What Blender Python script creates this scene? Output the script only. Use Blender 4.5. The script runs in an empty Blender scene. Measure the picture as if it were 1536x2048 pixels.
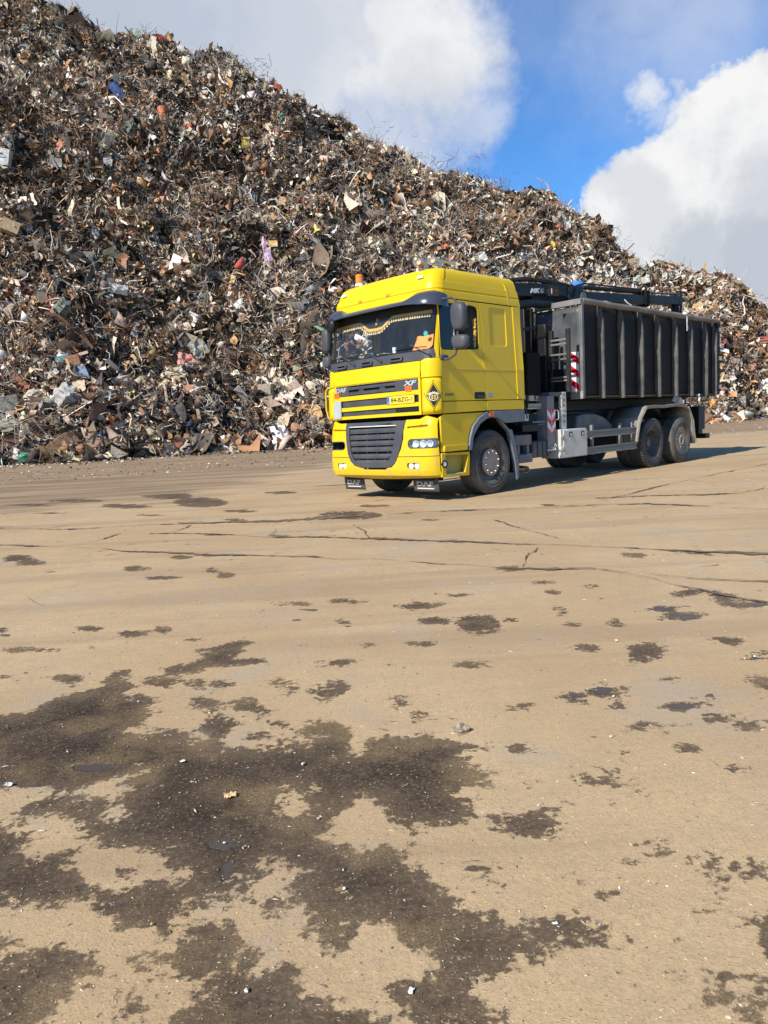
import bpy, bmesh, math, random
import numpy as np
from mathutils import Vector, Matrix
rnd = random.Random(7)
C = bpy.context.scene.collection
PI = math.pi
# ------------------------------------------------------------------ camera
IW, IH = 1536, 2048
FPX, PITCH, ROLL, CAMH = 1460.84, math.radians(-6.6415), math.radians(3.0956), 1.2009
cf = np.array([0, math.cos(PITCH), math.sin(PITCH)]); cr0 = np.array([1.0, 0, 0]); cu0 = np.cross(cr0, cf)
cr = cr0*math.cos(ROLL) - cu0*math.sin(ROLL); cu = cu0*math.cos(ROLL) + cr0*math.sin(ROLL)
CAM = np.array([0, 0, CAMH])
cam = bpy.data.objects.new('camera', bpy.data.cameras.new('camera')); C.objects.link(cam)
cam.matrix_world = Matrix(((cr[0], cu[0], -cf[0], 0), (cr[1], cu[1], -cf[1], 0), (cr[2], cu[2], -cf[2], CAMH), (0, 0, 0, 1)))
cam.data.sensor_fit = 'HORIZONTAL'; cam.data.sensor_width = 36; cam.data.lens = FPX/IW*36
cam.data.clip_start = .05; cam.data.clip_end = 2000
bpy.context.scene.camera = cam
def ray(px, py): return cf + cr*(px-IW/2)/FPX - cu*(py-IH/2)/FPX
def gnd(px, py, z=0.0):
    d = ray(px, py); return CAM + d*(z-CAMH)/d[2]
# ------------------------------------------------------------------ light
TX, TY, YAW = .78826, 11.04515, math.radians(43.8647)
ct, st = math.cos(YAW), math.sin(YAW)
lt = np.array([4.38, .34, -3.37]); lw = np.array([lt[0]*ct-lt[1]*st, lt[0]*st+lt[1]*ct, lt[2]]); lw /= np.linalg.norm(lw)
SUN_EL = math.asin(-lw[2]); SUN_AZ = math.atan2(-lw[0], -lw[1])
sd = bpy.data.lights.new('sun', 'SUN'); sd.energy = 5.0; sd.angle = math.radians(.55); sd.color = (1, .955, .88)
sun = bpy.data.objects.new('sun', sd); C.objects.link(sun)
sun.rotation_euler = Vector(lw).to_track_quat('-Z', 'Y').to_euler(); sun.location = (-20, -20, 30)
S = bpy.context.scene
S.view_settings.view_transform = 'Standard'; S.view_settings.look = 'None'
S.view_settings.exposure = 0.42; S.view_settings.gamma = 1
S.view_settings.use_curve_mapping = False
S.render.engine = 'CYCLES'
S.cycles.max_bounces = 6; S.cycles.transparent_max_bounces = 8
# world: sky + clouds
w = bpy.data.worlds.new('World'); S.world = w; w.use_nodes = True
class NT:
    def __init__(s, tree): s.t = tree; s.n = tree.nodes; s.l = tree.links
    def new(s, typ, **kw):
        n = s.n.new(typ)
        for k, v in kw.items():
            if k.startswith('i_'):
                key = k[2:]; key = int(key) if key.isdigit() else key
                s.set(n, key, v)
            else: setattr(n, k, v)
        return n
    def set(s, n, key, v):
        i = n.inputs[key]
        if isinstance(v, bpy.types.NodeSocket): s.l.new(v, i)
        else: i.default_value = v
    def math(s, op, a, b=0.0, c=None, clamp=False):
        n = s.n.new('ShaderNodeMath'); n.operation = op; n.use_clamp = clamp
        s.set(n, 0, a); s.set(n, 1, b)
        if c is not None: s.set(n, 2, c)
        return n.outputs[0]
    def vmath(s, op, a, b=(0, 0, 0)):
        n = s.n.new('ShaderNodeVectorMath'); n.operation = op
        s.set(n, 0, a)
        if op == 'SCALE': s.set(n, 'Scale', b)
        else: s.set(n, 1, b)
        return n.outputs['Value'] if op in ('DISTANCE', 'DOT_PRODUCT', 'LENGTH') else n.outputs[0]
    def ramp(s, v, a, b, lo=0.0, hi=1.0, smooth=True):
        n = s.n.new('ShaderNodeMapRange'); n.interpolation_type = 'SMOOTHSTEP' if smooth else 'LINEAR'
        s.set(n, 0, v); s.set(n, 1, a); s.set(n, 2, b); s.set(n, 3, lo); s.set(n, 4, hi)
        return n.outputs[0]
    def mix(s, f, a, b, blend='MIX'):
        n = s.n.new('ShaderNodeMix'); n.data_type = 'RGBA'; n.blend_type = blend
        def col(v): return tuple(v)+(1,) if isinstance(v, tuple) and len(v) == 3 else v
        s.set(n, 0, f); s.set(n, 6, col(a)); s.set(n, 7, col(b))
        return n.outputs[2]
    def noise(s, vec, scale, detail=4, rough=.55, dist=0.0):
        n = s.n.new('ShaderNodeTexNoise')
        if vec is not None: s.set(n, 'Vector', vec)
        s.set(n, 'Scale', scale); s.set(n, 'Detail', detail); s.set(n, 'Roughness', rough); s.set(n, 'Distortion', dist)
        return n
W_ = NT(w.node_tree); W_.n.clear()
sky = W_.new('ShaderNodeTexSky', sky_type='NISHITA', sun_disc=False)
sky.sun_elevation = SUN_EL; sky.sun_rotation = SUN_AZ % (2*PI)
sky.air_density = 1.0; sky.dust_density = .1; sky.ozone_density = 2.2
tc = W_.new('ShaderNodeTexCoord'); D = tc.outputs['Generated']
def dirpx(px, py):
    d = ray(px, py); return tuple(d/np.linalg.norm(d))
nb = W_.noise(D, 7.0, 9, .62); nbv = W_.vmath('SUBTRACT', nb.outputs['Color'], (.5, .5, .5))
nb2 = W_.noise(D, 22.0, 8, .65); nb2v = W_.vmath('SUBTRACT', nb2.outputs['Color'], (.5, .5, .5))
Dd = W_.vmath('ADD', W_.vmath('ADD', D, W_.vmath('SCALE', nbv, .15)), W_.vmath('SCALE', nb2v, .07))
Dc = W_.vmath('ADD', W_.vmath('ADD', D, W_.vmath('SCALE', nbv, .035)), W_.vmath('SCALE', nb2v, .058))
def blobs(vec, lst, acc=None, op='MAXIMUM'):
    for (x, y, rin, rout, amt) in lst:
        d = W_.vmath('DISTANCE', vec, dirpx(x, y))
        v = W_.ramp(d, rin/FPX, rout/FPX, amt, 0.0)
        acc = v if acc is None else W_.math(op, acc, v)
    return acc
cum = blobs(Dc, [(1520, 340, 165, 190, 1), (1420, 420, 135, 160, 1), (1300, 430, 98, 122, 1), (1560, 250, 90, 112, 1), (1230, 470, 50, 75, 1), (1620, 450, 190, 215, 1), (1360, 345, 60, 85, .95), (1480,240,45,70,.9),
                 (1290, 470, 100, 130, 1), (1420, 490, 60, 110, .9), (1490, 600, 50, 130, .6)])
puff = blobs(Dc, [(1282, 196, 8, 52, .8), (1368, 235, 14, 56, .95), (1310, 232, 0, 40, .5), (1352, 178, 0, 34, .6), (1390, 190, 0, 36, .5)])
soft = blobs(Dd, [(830, 110, 60, 210, .98), (620, 120, 80, 330, .9), (900, 60, 30, 120, .8), (940, 215, 20, 110, .6), (200, 40, 60, 420, .9), (420, 40, 60, 260, .8), (760, 240, 60, 200, .7), (600, -120, 80, 330, .9),
                  (1350, -10, 10, 300, .42), (1500, 90, 10, 160, .25), (1080, 20, 10, 160, .16), (-150, 150, 60, 330, .6), (700, 330, 20, 160, .38)])
# general cloud field over the rest of the dome, thinned where the photo's blue gap lies
gen = W_.noise(W_.vmath('MULTIPLY', D, (1, 1, 1.6)), 2.6, 8, .58)
genm = W_.ramp(gen.outputs['Fac'], .62, .76)
clear = blobs(D, [(1150, 250, 420, 800, 1), (500, 250, 500, 900, 1)])
genm = W_.math('MULTIPLY', genm, W_.math('SUBTRACT', 1.0, clear))
allc = W_.math('MAXIMUM', W_.math('MAXIMUM', cum, puff), W_.math('MAXIMUM', soft, genm), clamp=True)
# contrail
ca, cb = np.array(dirpx(870, 372)), np.array(dirpx(985, 262)); cn = np.cross(ca, cb); cn /= np.linalg.norm(cn)
dl = W_.math('ABSOLUTE', W_.vmath('DOT_PRODUCT', W_.vmath('ADD', D, W_.vmath('SCALE', nb2v, .006)), tuple(cn)))
cm = W_.vmath('DISTANCE', D, tuple((ca+cb)/2/np.linalg.norm((ca+cb)/2)))
trail = W_.math('MULTIPLY', W_.ramp(dl, .0005, .008, .32, 0.0), W_.ramp(cm, .035, .075, 1.0, 0.0))
allc = W_.math('MAXIMUM', allc, trail, clamp=True)
# cloud shading: white tops, grey bases and hearts
sh = W_.noise(D, 6.5, 7, .55, .3)
shv = W_.ramp(W_.math('ADD', W_.math('MULTIPLY', sh.outputs['Fac'], .7), W_.math('MULTIPLY', W_.noise(D, 26, 7, .6).outputs['Fac'], .3)), .42, .60)
base = blobs(Dd, [(1540, 520, 60, 170, .85), (1400, 500, 30, 120, .75), (1260, 500, 10, 90, .4), (1600, 440, 80, 190, .6), (860, 235, 30, 150, .45), (520, 60, 60, 330, .55), (150, 60, 80, 420, .8), (730, 60, 30, 130, .2), (1500, 440, 20, 110, .45)])
dark = W_.math('MAXIMUM', W_.math('MULTIPLY', shv, .42), base, clamp=True)
ccol = W_.mix(dark, (1.0, 1.0, 1.0), (.50, .56, .655))
cstr = W_.mix(1.0, ccol, (7.7, 7.7, 7.7), 'MULTIPLY')
skyc = W_.mix(1.0, sky.outputs[0], (.54, 1.0, 1.45), 'MULTIPLY')
fin = W_.mix(allc, skyc, cstr)
bg = W_.new('ShaderNodeBackground'); W_.set(bg, 0, fin); bg.inputs[1].default_value = .09
wo = W_.new('ShaderNodeOutputWorld'); W_.l.new(bg.outputs[0], wo.inputs[0])
# ------------------------------------------------------------------ materials
MATS = {}
def mat(name, col, rough=.5, metal=0.0, coat=0.0, var=.0, vscale=3.0, bump=0.0, bscale=60.0, dust=0.0, dustcol=(.36, .30, .23), spec=.5, scratch=0.0, rust=0.0):
    if name in MATS: return MATS[name]
    m = bpy.data.materials.new(name); m.use_nodes = True; N = NT(m.node_tree); b = N.n['Principled BSDF']
    b.inputs['Roughness'].default_value = rough; b.inputs['Metallic'].default_value = metal
    b.inputs['Coat Weight'].default_value = coat; b.inputs['Coat Roughness'].default_value = .04
    b.inputs['Specular IOR Level'].default_value = spec
    tc = N.new('ShaderNodeTexCoord'); O = tc.outputs['Object']
    c = tuple(col)+(1,)
    cur = c
    if var:
        n = N.noise(O, vscale, 6, .6); f = N.ramp(n.outputs['Fac'], .3, .7)
        cur = N.mix(f, tuple(x*(1-var) for x in col), tuple(min(1, x*(1+var)) for x in col))
    if scratch:
        n = N.noise(N.vmath('MULTIPLY', O, (1, 1, .18)), 9, 8, .75); f = N.ramp(n.outputs['Fac'], .60, .72, 0, scratch)
        cur = N.mix(f, cur, (.30, .29, .28))
    if rust:
        n = N.noise(O, 5, 8, .7); f = N.ramp(n.outputs['Fac'], .58, .66, 0, rust)
        cur = N.mix(f, cur, (.16, .06, .025))
    if dust:
        n = N.noise(O, 2.3, 7, .65); f = N.ramp(n.outputs['Fac'], .35, .72, 0, dust)
        cur = N.mix(f, cur, dustcol)
        N.set(b, 'Roughness', N.ramp(f, 0, 1, rough, .85))
    if name in ('yellow_paint', 'yellow_trim'):
        sx = N.new('ShaderNodeSeparateXYZ'); N.l.new(O, sx.inputs[0])
        lowz = N.ramp(sx.outputs[2], 1.25, .35, 0, 1); n = N.noise(N.vmath('MULTIPLY', O, (2.2, 2.2, 1)), 3.5, 8, .7)
        gf_ = N.math('MULTIPLY', N.ramp(n.outputs['Fac'], .36, .66), N.math('ADD', N.math('MULTIPLY', lowz, .42), .05)); cur = N.mix(gf_, cur, (.36, .27, .13))
        n = N.noise(N.vmath('MULTIPLY', O, (14, 14, .9)), 1.6, 5, .6); gf2 = N.ramp(n.outputs['Fac'], .60, .74, 0, .22); cur = N.mix(gf2, cur, (.33, .25, .10))
        n = N.noise(O, 70, 3, .6); cur = N.mix(N.ramp(n.outputs['Fac'], .70, .76, 0, .5), cur, (.22, .16, .07)); N.set(b, 'Roughness', N.ramp(gf_, 0, .4, rough, .7))
    N.set(b, 'Base Color', cur)
    if bump:
        n = N.noise(O, bscale, 5, .6); bm_ = N.new('ShaderNodeBump'); bm_.inputs['Strength'].default_value = bump; bm_.inputs['Distance'].default_value = .01
        N.set(bm_, 'Height', n.outputs['Fac']); N.l.new(bm_.outputs[0], b.inputs['Normal'])
    MATS[name] = m; return m
YEL = mat('yellow_paint', (.70, .47, .002), .36, coat=.12, var=.03, vscale=1.5, dust=.05, dustcol=(.5, .40, .08), spec=.22)
YELD = mat('yellow_trim', (.64, .43, .01), .35, coat=.4)
GRY = mat('grey_plastic', (.048, .051, .060), .5, var=.08, bump=.12, bscale=300, dust=.08, spec=.35)
GRY2 = mat('grey_arch_plastic', (.10, .13, .16), .5, bump=.1, bscale=300, dust=.22)
BLK = mat('black_paint', (.009, .009, .010), .45, dust=.08, dustcol=(.10, .09, .075), var=.1, spec=.25)
BLKM = mat('black_matt', (.008, .008, .008), .85, dust=.08, dustcol=(.08, .07, .06), spec=.15)
RUB = mat('tyre_rubber', (.040, .038, .036), .78, var=.15, bump=.25, bscale=90, dust=.6, dustcol=(.20, .175, .14))
RIMD = mat('dark_rim_paint', (.085, .083, .082), .5, dust=.55, dustcol=(.26, .21, .16))
HUB = mat('dusty_hub_cover', (.34, .28, .225), .6, var=.15, vscale=14)
CHR = mat('chrome', (.60, .58, .54), .30, metal=.75)
ALU = mat('aluminium', (.56, .53, .47), .5, metal=.1, var=.1, vscale=4, dust=.3, dustcol=(.48, .43, .34))
DKM = mat('dark_grey_steel', (.06, .062, .066), .5, var=.2, dust=.3)
CHAS = mat('chassis_black', (.014, .014, .014), .7, dust=.3, dustcol=(.07, .06, .05), bump=.1, spec=.2)
DIRTY = mat('dusty_steel', (.20, .185, .16), .7, var=.25, vscale=5, bump=.2, dust=.4)
WHT = mat('white_lacquer', (.78, .78, .76), .4)
WHTD = mat('dirty_white_steel', (.74, .70, .60), .55, var=.15, vscale=6, dust=.35)
RED = mat('reflective_red', (.62, .015, .03), .35)
ORG = mat('orange_plastic', (.85, .19, .02), .3)
TEAL = mat('teal_plastic', (.05, .40, .38), .4)
PLATEY = mat('number_plate_yellow', (.86, .55, .04), .4)
BLU = mat('blue_plastic', (.04, .14, .55), .4)
BLUL = mat('bright_blue_plastic', (.05, .22, .62), .45)
SEAT = mat('seat_fabric', (.05, .055, .065), .9)
TAN = mat('curtain_gold', (.62, .36, .07), .8)
TANL = mat('tassel_beige', (.60, .46, .24), .85)
CONT = mat('container_paint', (.011, .011, .0115), .62, var=.3, vscale=1.2, scratch=.22, dust=.35, dustcol=(.042, .034, .027), bump=.35, bscale=12, spec=.15)
CONTF = mat('container_front_paint', (.050, .054, .058), .45, var=.2, vscale=1.5, scratch=.5, dust=.3, dustcol=(.16, .15, .135), bump=.2, bscale=9)
CONTR = mat('container_rail_paint', (.15, .135, .115), .7, var=.3, vscale=4, rust=.45, dust=.5, dustcol=(.28, .24, .19), bump=.3)
BOOM = mat('crane_black_paint', (.010, .010, .011), .5, var=.2, rust=.35, dust=.12, dustcol=(.12, .10, .08), spec=.25)
BOOMR = mat('crane_rust', (.11, .045, .022), .8, var=.5, vscale=14, bump=.3)
SILV = mat('silver_badge', (.72, .72, .72), .3, metal=.6)
LAMPG = mat('reflector_silver', (.90, .90, .87), .3, metal=.1)
INK = mat('black_ink', (.012, .012, .012), .5)
RUBH = mat('hose_rubber', (.018, .018, .018), .5)
PINKW = mat('stained_white', (.6, .58, .55), .7)
def glassmat(name, tint=(.75, .82, .80), base=.12, milk=0.0):
    m = bpy.data.materials.new(name); m.use_nodes = True; N = NT(m.node_tree); N.n.clear()
    tr = N.new('ShaderNodeBsdfTransparent'); tr.inputs[0].default_value = tuple(tint)+(1,)
    gl = N.new('ShaderNodeBsdfGlossy'); gl.inputs['Roughness'].default_value = .02; gl.inputs[0].default_value = (.9, .95, 1, 1)
    fr = N.new('ShaderNodeFresnel'); fr.inputs[0].default_value = 1.33
    mx = N.new('ShaderNodeMixShader'); N.set(mx, 0, N.math('ADD', fr.outputs[0], base-.04, clamp=True)); N.l.new(tr.outputs[0], mx.inputs[1]); N.l.new(gl.outputs[0], mx.inputs[2])
    out = N.new('ShaderNodeOutputMaterial'); cur = mx.outputs[0]
    if milk:
        df = N.new('ShaderNodeBsdfDiffuse'); df.inputs[0].default_value = (.6, .66, .7, 1)
        tcn = N.new('ShaderNodeTexCoord'); n = N.noise(N.vmath('MULTIPLY', tcn.outputs['Object'], (3, 3, .7)), 2.5, 6, .6)
        m2 = N.new('ShaderNodeMixShader'); N.set(m2, 0, N.ramp(n.outputs['Fac'], .42, .75, .02, milk)); N.l.new(cur, m2.inputs[1]); N.l.new(df.outputs[0], m2.inputs[2]); cur = m2.outputs[0]
    N.l.new(cur, out.inputs[0]); return m
GLS = glassmat('windscreen_glass', (.93, .97, .95), .045, .04); GLS2 = glassmat('side_glass', (.62, .68, .68), .05, .02); GLS3 = glassmat('clear_side_glass', (.97, .99, .98), .04, .0); GLSL = glassmat('lamp_glass', (.96, .97, .98), .08)
# ------------------------------------------------------------------ helpers
def tag(o, label=None, cat=None, group=None, kind=None):
    for k, v in (('label', label), ('category', cat), ('group', group), ('kind', kind)):
        if v: o[k] = v
    return o
def empty(name, loc=(0, 0, 0), rz=0):
    o = bpy.data.objects.new(name, None); C.objects.link(o); o.location = loc; o.rotation_euler = (0, 0, rz); return o
def mk(name, bm, m, parent=None, bevel=0.0, smooth=35, seg=2):
    me = bpy.data.meshes.new(name)
    bmesh.ops.recalc_face_normals(bm, faces=bm.faces)
    for f in bm.faces: f.smooth = True
    bm.to_mesh(me); bm.free()
    if isinstance(m, (list, tuple)):
        for q in m: me.materials.append(q)
    else: me.materials.append(m)
    me.set_sharp_from_angle(angle=math.radians(smooth))
    o = bpy.data.objects.new(name, me); C.objects.link(o)
    if parent: o.parent = parent
    if bevel:
        md = o.modifiers.new('bevel', 'BEVEL'); md.width = bevel; md.segments = seg; md.limit_method = 'ANGLE'; md.angle_limit = math.radians(40)
    return o
def BM(): return bmesh.new()
def box(bm, x0, x1, y0, y1, z0, z1, M=None):
    vs = [bm.verts.new((x, y, z)) for z in (z0, z1) for y in (y0, y1) for x in (x0, x1)]
    if M is not None:
        for v in vs: v.co = M @ v.co
    for f in ((0, 2, 3, 1), (4, 5, 7, 6), (0, 1, 5, 4), (2, 6, 7, 3), (0, 4, 6, 2), (1, 3, 7, 5)): bm.faces.new([vs[i] for i in f])
    return vs
def tube(bm, pts, r, n=8, cap=True, closed=False):
    pts = [Vector(p) for p in pts]; rings = []; rr_ = r if isinstance(r, (list, tuple)) else [r]*len(pts)
    up = None
    for i, p in enumerate(pts):
        if closed: t = pts[(i+1) % len(pts)] - pts[i-1]
        else: t = (pts[min(i+1, len(pts)-1)] - pts[max(i-1, 0)])
        t.normalize()
        if up is None: up = Vector((0, 0, 1)) if abs(t.z) < .9 else Vector((1, 0, 0))
        s = t.cross(up).normalized(); u = s.cross(t).normalized(); up = u
        rings.append([bm.verts.new(p + (s*math.cos(2*PI*k/n) + u*math.sin(2*PI*k/n))*rr_[i]) for k in range(n)])
    for a, b in zip(rings, rings[1:] + (rings[:1] if closed else [])):
        for k in range(n): bm.faces.new((a[k], a[(k+1) % n], b[(k+1) % n], b[k]))
    if cap and not closed: bm.faces.new(rings[0][::-1]); bm.faces.new(rings[-1])
def cyl(bm, a, b, r, n=16, r2=None): tube(bm, [a, b], [r, r if r2 is None else r2], n)
def lathe(bm, prof, n=48, M=None, mats=None):
    # prof: list of (r, y) about the Y axis
    rings = []
    for r, y in prof:
        if r < 1e-5: rings.append([bm.verts.new((0, y, 0))])
        else: rings.append([bm.verts.new((r*math.cos(2*PI*k/n), y, r*math.sin(2*PI*k/n))) for k in range(n)])
    for i, (a, b) in enumerate(zip(rings, rings[1:])):
        for k in range(n):
            q = (k+1) % n
            if len(a) == 1 and len(b) == 1: continue
            if len(a) == 1: f = bm.faces.new((a[0], b[q], b[k]))
            elif len(b) == 1: f = bm.faces.new((a[k], a[q], b[0]))
            else: f = bm.faces.new((a[k], a[q], b[q], b[k]))
            if mats: f.material_index = mats[i]
    if M is not None: bm.transform(M)
def arcpts(cx, cy, r, a0, a1, n): return [(cx + r*math.cos(math.radians(a0+(a1-a0)*i/n)), cy + r*math.sin(math.radians(a0+(a1-a0)*i/n))) for i in range(n+1)]
def rr(x0, y0, x1, y1, r, n=4):
    if x1 < x0: x0, x1 = x1, x0
    r = min(r, (x1-x0)/2-1e-4, (y1-y0)/2-1e-4)
    return arcpts(x1-r, y1-r, r, 0, 90, n) + arcpts(x0+r, y1-r, r, 90, 180, n) + arcpts(x0+r, y0+r, r, 180, 270, n) + arcpts(x1-r, y0+r, r, 270, 360, n)
def fill2d(outer, holes=()):
    bm = BM()
    for loop in [outer] + list(holes):
        pts = []
        for p in loop:
            if not pts or (abs(p[0]-pts[-1][0])+abs(p[1]-pts[-1][1])) > 1e-5: pts.append(p)
        if abs(pts[0][0]-pts[-1][0])+abs(pts[0][1]-pts[-1][1]) < 1e-5: pts.pop()
        vs = [bm.verts.new((p[0], p[1], 0)) for p in pts]
        for a, b in zip(vs, vs[1:] + vs[:1]): bm.edges.new((a, b))
    bmesh.ops.triangle_fill(bm, use_beauty=True, use_dissolve=False, edges=bm.edges[:])
    for f in bm.faces:
        if f.normal.z < 0: f.normal_flip()
    return bm
def cuts(bm, xs=(), ys=()):
    for ax, vals in ((0, xs), (1, ys)):
        for v in vals:
            no = (1, 0, 0) if ax == 0 else (0, 1, 0); co = (v, 0, 0) if ax == 0 else (0, v, 0)
            bmesh.ops.bisect_plane(bm, geom=bm.verts[:]+bm.edges[:]+bm.faces[:], plane_co=co, plane_no=no, dist=1e-5)
def thicken(bm, d0, d1):
    # flat mesh at z=0 -> closed slab z from d0 to d1
    for v in bm.verts: v.co.z = d1
    r = bmesh.ops.extrude_face_region(bm, geom=bm.faces[:])
    for e in r['geom']:
        if isinstance(e, bmesh.types.BMVert): e.co.z = d0
# ---- cab profile: plan outline that goes round front and both near corners
WD = 2.49
TAB = [(.36, .17, .05, .22), (.42, .05, .01, .22), (.50, .02, 0, .22), (.72, .015, 0, .22), (1.0, .03, 0, .22), (1.20, .055, .005, .22), (1.29, .09, .02, .21), (1.34, .10, .02, .2), (1.345, .055, 0, .19), (1.92, .065, 0, .19), (2.16, .085, 0, .19),
       (2.2, .09, .004, .2), (2.4, .115, .010, .2), (3.05, .23, .03, .2), (3.12, .22, .03, .2), (3.35, .27, .06, .22), (3.46, .31, .078, .23), (3.53, .35, .105, .23), (3.575, .42, .155, .23), (3.598, .53, .24, .23), (3.61, .75, .42, .22)]
TZ = [t[0] for t in TAB]
def prof(z): return tuple(float(np.interp(z, TZ, [t[i] for t in TAB])) for i in (1, 2, 3))
BOW = .045
def fpt(u, z, d=0.0):
    xf, ys, r = prof(z); mir = u > WD/2; q = WD-u if mir else u
    if q >= ys+r:
        s = (q-WD/2)/(WD/2-ys-r); x = xf - BOW*(1-s*s); slope = 2*BOW*s/(WD/2-ys-r)
        nx, ny = -1.0, slope; L = math.hypot(nx, ny); X, Y, nx, ny = x, q, nx/L, ny/L
    else:
        th = (ys+r-q)/r
        if th <= PI/2: X = xf + r - r*math.cos(th); Y = ys + r - r*math.sin(th); nx, ny = -math.cos(th), -math.sin(th)
        else: X = xf + r + (th-PI/2)*r; Y = ys; nx, ny = 0.0, -1.0
    X += nx*d; Y += ny*d
    return Vector((X, WD-Y if mir else Y, z))
def u_of_x(x, z):
    xf, ys, r = prof(z); return ys + r - r*PI/2 - (x - xf - r)
def wrap(name, outer, d0, d1, m, parent, holes=(), bevel=0.0, du=.06, extra_z=()):
    bm = fill2d(outer, holes)
    us = [v.co.x for v in bm.verts]; zs = [v.co.y for v in bm.verts]
    cu_ = []; u = math.floor(min(us)/du)*du
    while u < max(us):
        near = min(abs(u), abs(WD-u), key=abs)
        if (u < .36 or u > WD-.36) or int(round(u/du)) % 5 == 0: cu_.append(u)
        u += du
    cuts(bm, [c for c in cu_ if min(us) < c < max(us)], [z for z in list(TZ)+list(extra_z) if min(zs) < z < max(zs)])
    bmesh.ops.triangulate(bm, faces=bm.faces[:])
    thicken(bm, d0, d1)
    for v in bm.verts: v.co = fpt(v.co.x, v.co.y, v.co.z)
    return mk(name, bm, m, parent, bevel=bevel, smooth=32)
def lean(z): return float(np.interp(z, [0, 2.04, 3.08, 3.35, 3.46, 3.53], [0, 0, .03, .06, .09, .13]))
def side(name, outer, y0, y1, m, parent, holes=(), bevel=0.0, far=False, zc=(2.04,)):
    # y0 outer plane (towards the viewer for the near side), y1 inner plane
    bm = fill2d(outer, holes); zs = [v.co.y for v in bm.verts]
    cuts(bm, [], [z for z in zc if min(zs) < z < max(zs)])
    thicken(bm, y1, y0)
    for v in bm.verts:
        x, z, y = v.co; y += lean(z); v.co = (x, WD-y if far else y, z)
    return mk(name, bm, m, parent, bevel=bevel)
def text_tris(s, bold=0.0, shear=0.0):
    cu_ = bpy.data.curves.new('t', 'FONT'); cu_.body = s; cu_.offset = bold; cu_.shear = shear; cu_.resolution_u = 3
    ob = bpy.data.objects.new('t', cu_); C.objects.link(ob); bpy.context.view_layer.update()
    dg = bpy.context.evaluated_depsgraph_get(); me = ob.evaluated_get(dg).to_mesh()
    vs = [tuple(v.co) for v in me.vertices]; fs = [tuple(p.vertices) for p in me.polygons]
    ob.evaluated_get(dg).to_mesh_clear(); bpy.data.objects.remove(ob); bpy.data.curves.remove(cu_)
    xs = [v[0] for v in vs]; ys = [v[1] for v in vs]; x0, x1, y0, y1 = min(xs), max(xs), min(ys), max(ys)
    return [((v[0]-x0)/(x1-x0), (v[1]-y0)/(y1-y0)) for v in vs], fs
def text(name, s, fn, m, parent, depth=.004, bold=0.0, shear=0.0):
    """fn(a, b, d): a along the text 0..1, b up 0..1, d outward"""
    vs, fs = text_tris(s, bold, shear); bm = BM()
    V = [bm.verts.new((v[0], v[1], 0)) for v in vs]
    for f in fs:
        try: bm.faces.new([V[i] for i in f])
        except ValueError: pass
    thicken(bm, -.002, depth)
    for v in bm.verts: v.co = fn(v.co.x, v.co.y, v.co.z)
    return mk(name, bm, m, parent)
# ------------------------------------------------------------------ numpy noise
def hash3(i, j, k, seed):
    h = (i*374761393 + j*668265263 + k*2147483647 + seed*1274126177) & 0xffffffff
    h = ((h ^ (h >> 13)) * 1274126177) & 0xffffffff
    return ((h ^ (h >> 16)) & 0xffff) / 65535.0
def vnoise(P, seed=0):
    P = np.asarray(P, float); I = np.floor(P).astype(np.int64); F = P - I; F = F*F*(3-2*F); out = 0
    for a in (0, 1):
        for b in (0, 1):
            for c in (0, 1):
                wgt = (F[..., 0] if a else 1-F[..., 0])*(F[..., 1] if b else 1-F[..., 1])*(F[..., 2] if c else 1-F[..., 2])
                out = out + wgt*hash3(I[..., 0]+a, I[..., 1]+b, I[..., 2]+c, seed)
    return out*2-1
def fbm(P, octv=4, seed=0):
    s = 0; a = 1.0; P = np.asarray(P, float)
    for o in range(octv): s = s + a*vnoise(P*(2**o), seed+o*17); a *= .5
    return s
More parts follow.
